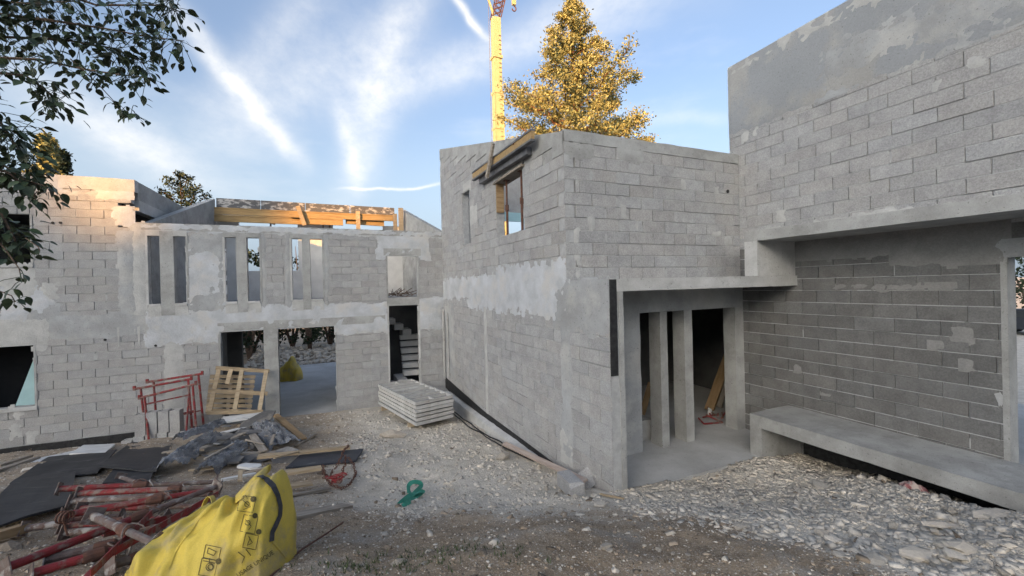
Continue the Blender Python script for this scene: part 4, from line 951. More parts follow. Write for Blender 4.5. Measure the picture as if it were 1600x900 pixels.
# --- black film-faced panels
def panel(a, b, d, lift, label, th=0.021, sag=0.02, seed=0.0, matn='black_film', name='plywood_sheet', group='black film-faced shuttering panels', cat='panel'):
    A, B, D = gpl(*a, lift[0]), gpl(*b, lift[1]), gpl(*d, lift[2]); return tag(sheet(A, B, D, th, sag, seed=seed).build(name, matn), label, cat, group)
panel((15, 757), (152, 740), (76, 715), (.03, .03, .03), 'black panel lying flat behind the large front one', seed=1)
panel((-70, 842), (108, 792), (22, 752), (.10, .08, .09), 'large black panel at the front left, scuffed, next to the steel props', seed=2)
panel((153, 731), (244, 738), (210, 688), (.10, .12, .04), 'black panel smeared with pale cement dust below the hollow blocks', seed=3)
panel((160, 757), (232, 757), (178, 734), (.06, .07, .07), 'small black panel piece between the dusty panel and the props', seed=4, sag=0.01)
panel((108, 713), (164, 711), (130, 699), (.03, .03, .03), 'white foam board at the foot of the block wall', th=0.05, matn='white_board', name='foam_board', group=None, sag=0.004, cat='board')
panel((40, 728), (104, 714), (66, 716), (.02, .02, .02), 'thin white board lying left of the foam board', th=0.02, matn='white_board', name='foam_board', group=None, sag=0.004, cat='board')
plank(gpl(-10, 737, .05), gpl(56, 716, .05), 0.12, 0.04, 'timber_grey', 'weathered plank at the left edge along the wall', 'plank')
plank(gpl(-6, 729, .05), gpl(46, 713, .05), 0.10, 0.04, 'timber_grey', 'narrow weathered plank behind the one at the left edge', 'plank')
plank(gpl(-20, 842, .08), gpl(42, 824, .08), 0.09, 0.07, 'timber', 'short yellow squared timber at the left edge beside the props', 'squared_timber', cat='timber')

# --- hollow blocks on end
def hollow(loc, rz, label):
    m = MB(); a, b, h = 0.10, 0.25, 0.2; L = 0.5; W_ = 0.2; t = 0.028
    def loop(x0, x1, y0, y1, z): return [(x0, y0, z), (x1, y0, z), (x1, y1, z), (x0, y1, z)]
    cells = [(-0.1 + t, -0.1 + t, 0.1 - t, -0.007), (-0.1 + t, 0.007, 0.1 - t, 0.1 - t)]
    m.add(loop(-.1, .1, -.1, .1, 0) + loop(-.1, .1, -.1, .1, L), [(0, 1, 5, 4), (1, 2, 6, 5), (2, 3, 7, 6), (3, 0, 4, 7), (3, 2, 1, 0)])
    ys = [-0.1, cells[0][1], cells[0][3], cells[1][1], cells[1][3], 0.1]
    for k in (0, 2, 4): m.add(loop(-.1, .1, ys[k], ys[k + 1], L), [(0, 1, 2, 3)])
    for x0, y0, x1, y1 in cells:
        m.add(loop(-.1, x0, y0, y1, L), [(0, 1, 2, 3)]); m.add(loop(x1, .1, y0, y1, L), [(0, 1, 2, 3)])
        m.add(loop(x0, x1, y0, y1, L) + loop(x0, x1, y0, y1, 0.12), [(4, 5, 1, 0), (5, 6, 2, 1), (6, 7, 3, 2), (7, 4, 0, 3), (4, 7, 6, 5)])
    o = bpy.data.objects.new('hollow_block', m.mesh('hollow_block', 'block')); COL.objects.link(o); o.location = loc; o.rotation_euler = (0, 0, rz)
    return tag(o, label, 'block', 'hollow blocks stacked on end')
b0 = on_y(224, 690, 12.2); b0.z = -0.62; ax_ = Vector((1, -0.12, 0)).normalized()
ordn = ['leftmost', 'second from the left', 'third from the left', 'rightmost']
for k in range(6):
    p = b0 + ax_ * (k * 0.225 - 0.27); p.z = ground(p.x, p.y, False) - 0.38 + 0.01 * (k % 2)
    hollow(p, -0.12 + 0.03 * (k % 3 - 1), 'grey hollow block on end in the lower row, number %s from the left' % ['one', 'two', 'three', 'four', 'five', 'six'][k])
    if 1 <= k <= 4:
        p2 = p + ax_ * 0.03; p2.z = p.z + 0.502; hollow(p2, -0.12 + 0.04 * (k % 2), 'grey hollow block on end, %s in the upper row of the stack' % ordn[k - 1])

# --- red steel trestles against the left house
def trestle(pl, bars, label):
    r = empty('steel_trestle', on_y(*bars[0][0], pl), label, 'trestle', 'red steel trestles leaning by the left house')
    for i, b in enumerate(bars):
        a, c, rad = on_y(*b[0], pl - (b[3] if len(b) > 3 else 0)), on_y(*b[1], pl - (b[4] if len(b) > 4 else 0)), b[2]
        MB().tube([a, c], rad, 8).build('rail' if i == 0 else ('leg' if abs(a.z - c.z) > 0.5 else 'crossbar'), 'red_steel', r)
    a, c = on_y(*bars[0][0], pl), on_y(*bars[0][1], pl)
    for e in (a, c): MB().bar(e + Vector((0, 0, -0.03)), e + Vector((0, 0, 0.07)), 0.05, 0.05).build('rail_stop', 'red_steel', r)
    return r
trestle(12.75, [((230, 597), (316, 584), .026), ((240, 597), (245, 668), .024, 0, .1), ((310, 586), (318, 664), .026, 0, .1), ((262, 653), (316, 641), .018)], 'red steel trestle farthest back against the wall')
trestle(12.45, [((210, 608), (299, 592), .026), ((220, 608), (228, 684), .024, 0, .2), ((294, 594), (301, 680), .026, 0, .2), ((226, 632), (296, 617), .018)], 'red steel trestle in the middle of the three')
trestle(12.20, [((218, 622), (306, 600), .026), ((226, 621), (233, 692), .024, 0, .2), ((301, 602), (308, 686), .024, 0, .2), ((228, 660), (306, 641), .018), ((296, 604), (290, 690), .02, 0, .35)], 'red steel trestle nearest, behind the hollow blocks')

# --- pallets leaning on the pillar
PA = empty('pallet', on_y(366, 648, 12.4), 'pale wooden pallet frame leaning upright against the pillar of the wide opening', 'pallet')
def pq(px, py, k): return on_y(px, py, lerp(12.35, 12.85, k))
def pboard(root, a, b, wd, th, name, matn='timber_pale', nrm=Vector((0, -1, 0.25))): MB().bar(a, b, wd, th, up=nrm.cross((Vector(b) - Vector(a)).normalized())).build(name, matn, root)
for (x0, y0), (x1, y1), k, wd in (((337, 575), (421, 580), 1.0, .10), ((330, 611), (418, 615), .5, .10), ((323, 645), (411, 643), .05, .09)): MB().bar(pq(x0, y0, k), pq(x1, y1, k), 0.025, wd).build('cross_board', 'timber_pale', PA)
for (x0, y0), (x1, y1), lo in (((342, 577), (327, 645), 0), ((361, 577), (355, 600), 1), ((378, 578), (366, 645), 0), ((416, 579), (405, 644), 0)): MB().bar(pq(x0, y0, 1.02), pq(x1, y1, 0.08 if not lo else 0.68), 0.095, 0.05, up=(0, 1, 0)).build('stringer', 'timber_pale', PA)
PB = empty('pallet', on_y(360, 648, 12.6), 'slatted wooden pallet standing behind the pale pallet frame', 'pallet')
for k in range(8):
    y0 = 588 + k * 7.6; kk = 1 - (k / 7.5); a = on_y(328 - k * 0.9, y0, lerp(12.62, 12.93, kk)); b = on_y(399 - k * 0.9, y0 + 0.8, lerp(12.62, 12.93, kk)); MB().bar(a, b, 0.02, 0.085).build('slat', 'timber_pale', PB)
for px in (331, 362, 395): MB().bar(on_y(px, 588, 12.96), on_y(px - 7, 646, 12.66), 0.08, 0.05, up=(0, 1, 0)).build('stringer', 'timber_grey', PB)

# --- stack of ribbed shuttering frames on bearers
nb = gpl(651, 669, 0.06)
e1 = (on_z(591, 633, nb.z + 0.0) - nb); e1.z = 0; e1 = e1.normalized(); e2 = Vector((-e1.y, e1.x, 0))
if e2.dot(RH) < 0: e2 = -e2
LL, WW = 2.45, 0.98
nb.z = ground(nb.x, nb.y, False) + 0.11
tilt = Vector((0, 0, 0.035))
for k in range(6):
    c = nb + Vector((0, 0, k * 0.094)) + e1 * (0.02 * ((k * 7) % 3 - 1)) + e2 * (0.015 * ((k * 5) % 3 - 1)); o_ = [c, c + e1 * LL + tilt * 0, c + e1 * LL + e2 * WW, c + e2 * WW]
    if k == 3: o_ = [p + Vector((0, 0, 0.012)) for p in o_]
    lab = ['bottom frame of the ribbed panel stack, resting on the bearers', 'second ribbed frame from the bottom of the stack', 'third ribbed frame from the bottom of the stack', 'third ribbed frame from the top of the stack', 'second ribbed frame from the top of the stack', 'uppermost ribbed grey frame on the panel stack by the middle house'][k]
    rt = empty('ribbed_formwork', c, lab, 'panel', 'ribbed frames stacked by the middle house'); z0 = Vector((0, 0, 0.0)); H_ = Vector((0, 0, 0.045))
    for a, b in ((0, 1), (1, 2), (2, 3), (3, 0)):
        MB().bar(o_[a] + H_, o_[b] + H_, 0.035, 0.072).build('edge_rail', 'galvanised', rt)
    MB().prism([p + Vector((0, 0, 0.004)) for p in o_], (0, 0, 0.014)).build('skin', 'concrete', rt)
    if k == 5:
        for i in range(1, 8):
            a = o_[0] + e1 * (LL * i / 8); MB().bar(a + H_ + e2 * 0.02, a + e2 * (WW - 0.02) + H_, 0.03, 0.07).build('rib', 'galvanised', rt)
        for f_ in (0.0, 7 / 8): a = o_[0] + e1 * (LL * (f_ + 1 / 16)) + e2 * WW * 0.5; MB().bar(a - e1 * 0.14 + H_, a + e1 * 0.14 + H_, 0.03, 0.065).build('rib', 'galvanised', rt)
for k, f_ in enumerate((0.12, 0.85)):
    a = nb + e1 * (LL * f_); a.z -= 0.045; plank(a - e2 * 0.08, a + e2 * (WW + 0.05), 0.09, 0.09, 'timber_pale', 'squared timber bearer under the %s end of the panel stack' % ('near', 'far')[k], 'squared_timber', cat='timber')

# --- timber, boards and film in the heap
TB = 'loose planks on the rubbish heap'
plank(gpl(430, 648, .28), gpl(474, 686, .10), 0.14, 0.035, 'timber', 'brown plank leaning down from the pillar into the rubbish heap', group=TB)
plank(gpl(402, 714, .14), gpl(547, 699, .14), 0.11, 0.04, 'timber_pale', 'long pale plank across the right of the heap, chain over its end', group=TB)
plank(gpl(360, 709, .12), gpl(432, 707, .12), 0.09, 0.03, 'timber_grey', 'weathered plank left of the long pale plank', group=TB)
plank(gpl(394, 679, .24), gpl(412, 705, .16), 0.12, 0.025, 'timber_grey', 'short grey board pointing toward the camera on the heap', group=TB)
plank(gpl(462, 696, .05), gpl(493, 678, .05), 0.08, 0.03, 'timber_grey', 'short grey stick-like plank right of the heap', group=TB)
plank(gpl(448, 775, .03), gpl(513, 763, .03), 0.09, 0.02, 'timber_grey', 'thin grey plank on the soil right of the sack', group=TB)
plank(gpl(448, 760, .05), gpl(488, 755, .05), 0.12, 0.03, 'timber_pale', 'short pale board beside the rusty chain', group=TB)
plank(gpl(446, 739, .10), gpl(502, 731, .10), 0.12, 0.04, 'timber_pale', 'pale board below the navy board', group=TB)
plank(gpl(438, 811, .03), gpl(543, 790, .03), 0.17, 0.035, 'timber_grey', 'wide grey plank sticking out right of the yellow sack', group=TB)
plank(gpl(346, 750, .10), gpl(400, 740, .10), 0.05, 0.03, 'white_board', 'narrow white strip behind the yellow sack', cat='strip')
plank(gpl(428, 716, .2), gpl(466, 706, .16), 0.03, 0.02, 'timber_pale', 'thin wooden stick beside the navy board', group=TB)
panel((446, 733), (556, 722), (470, 712), (.05, .05, .06), 'navy board lying under the rusty chain', matn='navy_board', name='board', group=None, sag=0.004, th=0.025, cat='board')
r_ = random.Random(9)
def shard_board(c, sx, sy, rz, tx, ty, label, matn='slate', th=0.012, group='broken boards heaped before the wide opening'):
    m = MB(); n = r_.randint(5, 7); pts = []
    for k in range(n):
        a = 2 * math.pi * k / n + r_.uniform(-.25, .25); rr = r_.uniform(.75, 1.1); pts.append(Vector((sx * rr * math.cos(a), sy * rr * math.sin(a), 0)))
    m.prism(pts, (0, 0, th)); o = bpy.data.objects.new('broken_board', m.mesh('broken_board', matn)); COL.objects.link(o); o.location = c; o.rotation_euler = (tx, ty, rz)
    return tag(o, label, 'board', group)
hp = []
for k in range(40):
    px = r_.gauss(372, 34); py = r_.gauss(690, 17); px = min(max(px, 305), 445); py = min(max(py, 656), 735)
    hl_ = 0.06 + 0.34 * math.exp(-((px - 375) / 40) ** 2 - ((py - 668) / 22) ** 2) * r_.uniform(.6, 1.1)
    c = gpl(px, py, hl_); big = r_.random() < 0.3
    shard_board(c, r_.uniform(.22, .42) if big else r_.uniform(.09, .2), r_.uniform(.12, .22) if big else r_.uniform(.05, .12), r_.uniform(0, 6.28), r_.uniform(-.35, .3), r_.uniform(-.3, .3), *((lambda mm_: ({'slate': 'broken dark grey board in the heap before the wide opening', 'timber_grey': 'broken weathered wooden board in the heap before the wide opening', 'white_board': 'broken white board in the heap before the wide opening'}[mm_], mm_))(r_.choice(['slate', 'slate', 'timber_grey', 'slate', 'white_board' if k % 9 == 0 else 'slate']))))
for k, (px, py, s_, lab) in enumerate(((402, 657, .5, 'large dark slab leaning on top of the rubbish heap'), (368, 720, .28, 'flat grey tile lying in front of the heap'), (392, 730, .22, 'pale broken tile near the navy board'))):
    shard_board(gpl(px, py, (.36, .1, .1)[k]), s_, s_ * 0.5, 0.5 + k, (.25, .05, .1)[k], (-.2, .05, .0)[k], lab, ('slate', 'slate', 'white_board')[k], th=0.03, group=None)
for k in range(16):
    px, py = r_.uniform(300, 460), r_.uniform(662, 738); a = gpl(px, py, r_.uniform(.08, .26)); an = r_.uniform(0, 6.28); ln = r_.uniform(.25, .7)
    plank(a, a + Vector((ln * math.cos(an), ln * math.sin(an), r_.uniform(-.05, .08))), r_.uniform(.02, .06), .02, r_.choice(['timber_grey', 'timber_pale', 'timber_grey']), 'splintered wooden lath among the broken boards of the heap', 'lath', 'splintered laths in the rubbish heap', cat='lath')
hm = MB(); hc_ = gpl(372, 690, .0)
for j in range(25):
    for i in range(33):
        u, v = i / 32 * 2 - 1, j / 24 * 2 - 1; p = hc_ + RH * (u * 1.15) + FH * (v * 0.95); rr = math.sqrt(u * u + v * v); g_ = ground(p.x, p.y, False)
        hm.v.append((p.x, p.y, g_ - 0.06 + max(0, 1 - rr) ** 0.7 * 0.30 * (1 + 0.5 * fbm(u * 3, v * 3, 0, 3)) + 0.03 * fbm(u * 9, v * 9, 1, 3)))
for j in range(24):
    for i in range(32): a = j * 33 + i; hm.f.append((a, a + 1, a + 34, a + 33))
hm.m = [0] * len(hm.f); struct(hm.build('rubbish_mound', 'slate'))
def film(pts, label, seed, amp=0.07, w0=0.30):
    """crumpled plastic film along a run of photograph points"""
    m = MB(); P = [gpl(*p) for p in pts]; n = 40; k = 16; L = len(P) - 1
    for i in range(n + 1):
        t = i / n * L; a = min(int(t), L - 1); c = P[a].lerp(P[a + 1], t - a); d = (P[a + 1] - P[a]).normalized(); s = d.cross(Vector((0, 0, 1))).normalized()
        for j in range(k + 1):
            v = j / k * 2 - 1; wdt = w0 * (0.7 + 0.4 * fbm(t * 1.4, seed, 0, 2)); f = 1 - abs(fbm(i * 0.07 + seed, v * 4.2 + seed + 0.03 * i, 0, 3)) * 2.6
            p = c + s * (v * wdt) + Vector((0, 0, amp * (0.5 + f) + 0.10 * (1 - v * v))) + d * 0.05 * fbm(i * .3, v * 3, seed, 3); m.v.append(tuple(p))
    for i in range(n):
        for j in range(k): a = i * (k + 1) + j; m.f.append((a, a + k + 1, a + k + 2, a + 1))
    m.m = [0] * len(m.f); o = m.build('plastic_film', 'film'); md = o.modifiers.new('t', 'SOLIDIFY'); md.thickness = 0.002
    return tag(o, label, 'plastic film')
film([(262, 738, .06), (292, 712, .12), (330, 688, .18)], 'crumpled clear plastic film draped over the left of the rubbish heap', 3.3)
film([(278, 690, .1), (318, 676, .18), (345, 664, .22)], 'folded plastic film beside the hollow blocks', 7.1, 0.05, 0.2)
film([(400, 662, .2), (424, 680, .14), (448, 702, .06)], 'crumpled plastic film below the brown leaning plank', 5.7, 0.07, 0.34)
film([(320, 742, .04), (352, 720, .08), (372, 702, .14)], 'torn plastic film hanging at the front of the heap', 9.4, 0.06, 0.22)
sb = gpl(388, 652, .30); sbm = MB(); sbm.rough_box(sb + Vector((-.55, -.25, 0)), sb + Vector((.35, .2, .04)), amp=0.01); tag(sbm.build('white_offcut', 'white_board'), 'white offcut board on top of the rubbish heap under the pallet', 'board')

# --- chain
ch = empty('chain', gpl(525, 750, .02), 'rusty steel lifting chain tangled over the board ends', 'chain')
path = [(545, 697, .20), (538, 704, .22), (533, 716, .16), (528, 727, .12), (520, 737, .06), (514, 747, .03), (508, 742, .03), (504, 730, .10), (507, 748, .03), (520, 760, .02), (536, 764, .02), (548, 757, .02), (556, 741, .02), (552, 725, .08), (541, 714, .16), (536, 738, .05), (526, 752, .03), (516, 756, .03)]
PP = [gpl(*p) for p in path]; acc_ = []
for a, b in zip(PP, PP[1:]):
    n = max(1, int((b - a).length / 0.052))
    for k in range(n): acc_.append((a.lerp(b, k / n), (b - a).normalized()))
lk = MB(); lk.tube([Vector((0.033 * math.cos(t), 0.017 * math.sin(t), 0)) for t in [2 * math.pi * k / 12 for k in range(13)]], 0.0065, 5); LK = lk.mesh('link', 'rust')
for i, (p, d) in enumerate(acc_[:290]):
    o = bpy.data.objects.new('link', LK); COL.objects.link(o); o.parent = ch; o.location = p - ch.location + Vector((r_.uniform(-.012, .012), r_.uniform(-.012, .012), 0.012)); q = d.to_track_quat('X', 'Z'); o.rotation_euler = (q.to_matrix() @ Matrix.Rotation(math.pi / 2 * (i % 2) + r_.uniform(-.3, .3), 3, 'X')).to_euler()
hk = MB(); c = gpl(526, 752, .05)
for k in range(5): hk.tube([c + RH * (0.07 * math.cos(t + k)) * (1 + 0.2 * k) + FH * (0.06 * math.sin(t)) + Vector((0, 0, 0.02 * k + 0.012 * math.sin(3 * t + k))) for t in [2 * math.pi * q / 14 for q in range(14)]], 0.011, 6)
tag(hk.build('chain_sling', 'red_steel'), 'dark red coiled sling lying in the rusty chain', 'sling')
rd = MB(); a, b = gpl(418, 905, .03), gpl(536, 816, .02); rd.tube([a, a.lerp(b, .35) + Vector((0, 0, .03)), a.lerp(b, .7) + Vector((0, 0, .01)), b], 0.008, 6); tag(rd.build('steel_rod', 'rust'), 'thin rusty steel rod on the soil right of the sack', 'rod')

# --- along the foot of the middle house
ft = MB(); n = 40
for i in range(n):
    u0, u1 = 0.3 + 7.0 * i / n, 0.3 + 7.0 * (i + 1) / n
    def fz(u): return lerp(-0.33, -0.20, smooth(0.3, 7.3, u)) + 0.015 * fbm(u * 4, 0, 0, 3)
    def fw(u): return -0.13 + 0.05 * smooth(5.5, 7.3, u) + 0.02 * fbm(u * 3, 4, 0, 3)
    ft.add([bw(u0, -0.01, fz(u0)), bw(u1, -0.01, fz(u1)), bw(u1, fw(u1), fz(u1) - .04), bw(u0, fw(u0), fz(u0) - .04), bw(u0, fw(u0) - .02, fz(u0) - .5), bw(u1, fw(u1) - .02, fz(u1) - .5)], [(0, 3, 2, 1), (3, 4, 5, 2)])
ft.build('footing', 'concrete_pale', HM)
for k in range(2):
    m = MB(); P = []
    for i in range(24):
        u = 0.9 + 5.6 * i / 23; q = bw(u, -0.26 - 0.09 * k + 0.05 * fbm(u * 1.1, k * 5, 0, 2) + (0.16 if u > 5.6 else 0) * (u - 5.6), 0); q.z = ground(q.x, q.y, False) + 0.05 + 0.02 * fbm(u, k, 3, 2); P.append(q)
    m.tube(P, 0.014, 6); tag(m.build('cable', 'rubber'), 'black cable along the foot of the middle house, %s the wall' % ('nearer', 'farther from')[k], 'cable')
plank(gpl(788, 693, .12), gpl(914, 752, .12), 0.10, 0.035, 'timber_pink', 'pinkish plank lying along the foot of the middle house', twist=0.25)
bk0 = gpl(868, 768, .02); bkb = MB()
q0 = gpl(871, 766, .0); q1 = gpl(909, 783, .0); dx = (q1 - q0); dx.z = 0; dx = dx.normalized(); dy = Vector((-dx.y, dx.x, 0))
if dy.dot(FH) < 0: dy = -dy
gz_ = ground(q0.x, q0.y, False)
def bq(a, b, c): return q0 + dx * a + dy * b + Vector((0, 0, gz_ - q0.z + 0.07 + c))
poly = [(0, 0), (.40, 0), (.40, .12), (.36, .19), (0, .19)]
bkb.add([bq(a, 0, c) for a, c in poly] + [bq(a, .19, c * (1 if a < .3 else 1)) for a, c in ((0, 0), (.44, 0), (.44, .19), (.41, .19), (0, .19))], [(0, 1, 2, 3, 4), (9, 8, 7, 6, 5), (0, 5, 6, 1), (1, 6, 7, 2), (2, 7, 8, 3), (3, 8, 9, 4), (4, 9, 5, 0)])
tag(bkb.build('concrete_block', 'block'), 'loose grey block with a broken corner before the porch wall', 'block')
fr_ = MB(); c = gpl(920, 748, .12); fr_.bar(c + Vector((-.12, .1, -.12)), c + Vector((.12, -.05, .10)), 0.26, 0.05, up=(-.5, -.6, .6)); fr_.bar(c + Vector((.05, -.12, .06)), c + Vector((.13, .10, .02)), 0.05, 0.06); tag(fr_.build('channel_offcut', 'block'), 'grey concrete offcut leaning against the porch wall', 'offcut')
plank(gpl(938, 772, .03), gpl(975, 779, .03), 0.03, 0.02, 'timber_pale', 'thin yellow lath at the corner of the porch wall', 'lath', cat='lath')

# --- green strap
gs = MB(); rng = random.Random(3)
loops = [[(622, 790, .03), (632, 780, .07), (645, 771, .09), (656, 770, .05), (663, 766, .03), (655, 773, .02), (640, 780, .02), (627, 792, .02)], [(640, 772, .05), (637, 760, .08), (643, 753, .12), (654, 753, .10), (660, 758, .05), (652, 766, .06), (643, 775, .05)], [(628, 792, .02), (636, 786, .05), (648, 778, .05), (658, 774, .02)]]
STRAP = empty('lifting_strap', gpl(640, 780, 0), 'green webbing strap lying crumpled on the bare ground', 'strap')
for lp in loops:
    P = [gpl(*p) for p in lp]; Q = []
    for a, b in zip(P, P[1:]):
        for k in range(5): Q.append(a.lerp(b, k / 5))
    Q.append(P[-1]); Q = [sum((Q[max(0, min(len(Q) - 1, i + d))] for d in (-2, -1, 0, 1, 2)), Vector()) / 5 for i in range(len(Q))]
    m = MB(); rib(m, Q, 0.06, [(Vector((0, -0.8, 0.7)) + RH * 0.5 * math.sin(i * 0.35)).normalized() for i in range(len(Q))], 0.004); m.build('webbing', 'green_web', STRAP)

# --- things in the porch and the rooms
def lean(px0, py0, px1, py1, y0, y1, wd, th, label, matn='timber_grey'): return plank(on_y(px0, py0, y0), on_y(px1, py1, y1), wd, th, matn, label)
p0 = on_z(1108, 640, 0.03); plank(p0, on_y(1139, 552, p0.y + 0.35), 0.20, 0.04, 'timber', 'brown plank leaning in the doorway behind the pillars')
p0 = on_z(1122, 636, 0.03); plank(p0, on_y(1143, 560, p0.y + 0.25), 0.16, 0.04, 'timber_grey', 'weathered plank leaning beside the right porch pillar')
p0 = on_z(1003, 648, 0.03); plank(p0, on_y(1017, 598, p0.y + 0.2), 0.12, 0.04, 'timber', 'reddish plank leaning left of the porch pillars')
bx_ = on_z(1008, 690, 0); MB_ = MB(); MB_.rough_box(bx_ + Vector((-.05, .05, 0)), bx_ + Vector((.25, .4, .36)), amp=0.004); tag(MB_.build('offcut_block', 'concrete'), 'pale concrete block on the floor left of the porch pillars', 'block')
tl = on_z(1110, 662, 0.02); T_ = MB()
T_.tube([tl + Vector((-.12, .05, 0)), tl + Vector((.28, -.05, 0))], .018, 6); T_.tube([tl + Vector((.28, -.05, 0)), tl + Vector((.12, .22, .10))], .018, 6); T_.tube([tl + Vector((-.12, .05, 0)), tl + Vector((-.05, .25, .05))], .018, 6)
tag(T_.build('clamp', 'red_steel'), 'red steel clamp on the porch floor', 'clamp')
wl = on_z(1110, 648, 0.05); T_ = MB(); T_.prism([wl + Vector((-.08, 0, .0)), wl + Vector((.03, 0, -.04)), wl + Vector((.08, .03, .10)), wl + Vector((-.03, .03, .15))], (0.01, .012, 0)); T_.tube([wl + Vector((0, -.006, .05)), wl + Vector((0, .02, .055))], .03, 8, 0); tag(T_.build('anchor_plate', 'white_board'), 'white square plate lying on the tools in the porch', 'plate')
for k in range(7):
    a = on_z(1098 + k * 6, 652 - k * 1.5, 0.03 + .02 * k); T_ = MB(); b = a + Vector((0.45 * math.cos(k * .6 - .4), 0.35 * math.sin(k * .9), .02 * (k % 3))); T_.tube([a, b], .016, 6)
    tag(T_.build('steel_bar', 'rust' if k % 2 else 'red_steel'), 'short %s steel bar in the tool pile behind the porch pillars' % ('rusty' if k % 2 else 'red'), 'bar', 'steel bars piled in the porch')
cb = on_z(1055, 600, 0.0); T_ = MB(); T_.tube([Vector((lerp(4.4, 6.6, i / 16), 7.6 + .5 * math.sin(i * .5), .012)) for i in range(17)], .012, 5); tag(T_.build('cable', 'rubber'), 'black cable on the dark room floor behind the porch', 'cable')
T_ = MB(); ld = [(6.0, 8.9), (6.35, 8.95)]
for x, y in ld: T_.tube([(x, y, 0), (x, y + .1, 1.5)], .018, 6)
for k in range(4): T_.tube([(6.0, 8.9 + .03 * k, .3 + .36 * k), (6.35, 8.95 + .03 * k, .3 + .36 * k)], .014, 6)
tag(T_.build('metal_stand', 'galvanised'), 'thin metal stand in the dark room behind the porch', 'stand')
# second sack inside the left house
b2 = on_z(447, 596, -0.62); S2 = [(-.45, .05, .05, 0), (-.38, .45, .3, 0), (-.1, .7, .38, .05), (.05, .95, .3, .1), (.14, .72, .36, .05), (.36, .45, .3, 0), (.45, .05, .05, 0)]
s2 = sack(b2 + FH * 0.3, RH, FH, S2, '', 'sack', nu=40, nv=30, fold=0.05, seed=4.0)
tag(s2.build('builders_sack', 'bag_fabric', smooth_=True), 'yellow builders sack standing inside the wide opening of the left house', 'sack')
bp_ = MB(); q = on_y(20, 600, 13.6); bp_.prism([on_y(24, 634, 13.7), on_y(60, 632, 13.7), on_y(60, 540, 13.7), on_y(53, 560, 13.7)], (0, .06, 0)); tag(bp_.build('insulation_board', 'blue_panel'), 'pale blue insulation board leaning inside the lower left window', 'board')
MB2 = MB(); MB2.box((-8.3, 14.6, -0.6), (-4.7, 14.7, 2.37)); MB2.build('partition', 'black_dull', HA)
tw = MB(); r_ = random.Random(5)
for k in range(34):
    a = Vector((r_.uniform(1.62, 2.3), r_.uniform(13.35, 13.7), 2.63 + r_.uniform(0, .12))); b = a + Vector((r_.uniform(-.35, .35), r_.uniform(-.15, .15), r_.uniform(-.03, .2))); tw.tube([a, b], .010, 4)
tag(tw.build('twig_heap', 'bark'), 'heap of dry twigs on the upper landing of the left house', 'twigs')
wt = MB(); wt.box((1.45, 13.22, 2.60), (2.9, 15.7, 2.622)); wt.build('landing_board', 'concrete', HA)

# --- shuttering along the far wall of the left house
FS = empty('beam_shuttering', (-0.6, 17.2, 5.4), 'long timber beam shuttering along the far top edge of the left house', 'formwork')
def far_bar(px0, py0, px1, py1, y, wd, ht, name, matn, root=FS): MB().bar(on_y(px0, py0, y), on_y(px1, py1, y), wd, ht).build(name, matn, root)
for i in range(4):
    t0, t1 = i / 4, (i + 1) / 4 - 0.003; far_bar(lerp(338, 617, t0), lerp(317.5, 332.0, t0), lerp(338, 617, t1), lerp(317.5, 332.0, t1), 17.25, .03, .36, 'side_board', 'form_board')
for (x0, y0, x1, y1), yy in (((335, 329, 480, 336), 17.05), ((452, 334.5, 614, 341), 16.93), ((335, 340.5, 498, 347), 17.05), ((475, 345, 536, 347.5), 16.93), ((540, 345, 600, 349), 17.05)):
    dz = 0.10
    a, b = on_y(x0, y0, yy), on_y(x1, y1, yy)
    MB().bar(a, b, .05, .17).build('beam_web', 'form_yellow', FS)
    for s_ in (-1, 1): MB().bar(a + Vector((0, 0, s_ * .10)), b + Vector((0, 0, s_ * .10)), .085, .035).build('beam_flange', 'form_yellow', FS)
MB().bar(on_y(465, 322, 16.8), on_y(476, 352, 16.8), .14, .05, up=(0, 1, 0)).build('clamp_plank', 'timber_pale', FS)
for px in (559, 626, 617): MB().bar(on_y(px, 330 if px < 600 else 325 + (px < 620) * 9, 16.85), on_y(px + 1, 362, 16.85), .15 if px < 620 else .18, .06, up=(0, 1, 0)).build('upright', 'timber_pale', FS)
for px in (423, 505, 515): MB().tube([on_y(px, 343, 17.3), on_y(px, 370, 17.3)], .03, 6).build('prop', 'dull_steel', FS)
MB().bar(on_y(421, 347, 17.1), on_y(430, 350, 17.1), .1, .08).build('bracket', 'form_side', FS)

# ------------------------------------------------------------------ stones
import numpy as np
RS = np.random.RandomState(11)
OCT_V = np.array([(1, 0, 0), (-1, 0, 0), (0, 1, 0), (0, -1, 0), (0, 0, 1), (0, 0, -1)], float); OCT_F = np.array([(0, 2, 4), (2, 1, 4), (1, 3, 4), (3, 0, 4), (2, 0, 5), (1, 2, 5), (3, 1, 5), (0, 3, 5)])
CUBE_V = np.array([(-1, -1, -1), (1, -1, -1), (1, 1, -1), (-1, 1, -1), (-1, -1, 1), (1, -1, 1), (1, 1, 1), (-1, 1, 1)], float) * 0.72
CUBE_F = np.array([(0, 3, 2), (0, 2, 1), (4, 5, 6), (4, 6, 7), (0, 1, 5), (0, 5, 4), (1, 2, 6), (1, 6, 5), (2, 3, 7), (2, 7, 6), (3, 0, 4), (3, 4, 7)])
def rotm(rz, rx, ry):
    return np.array((Matrix.Rotation(rz, 3, 'Z') @ Matrix.Rotation(rx, 3, 'X') @ Matrix.Rotation(ry, 3, 'Y')))
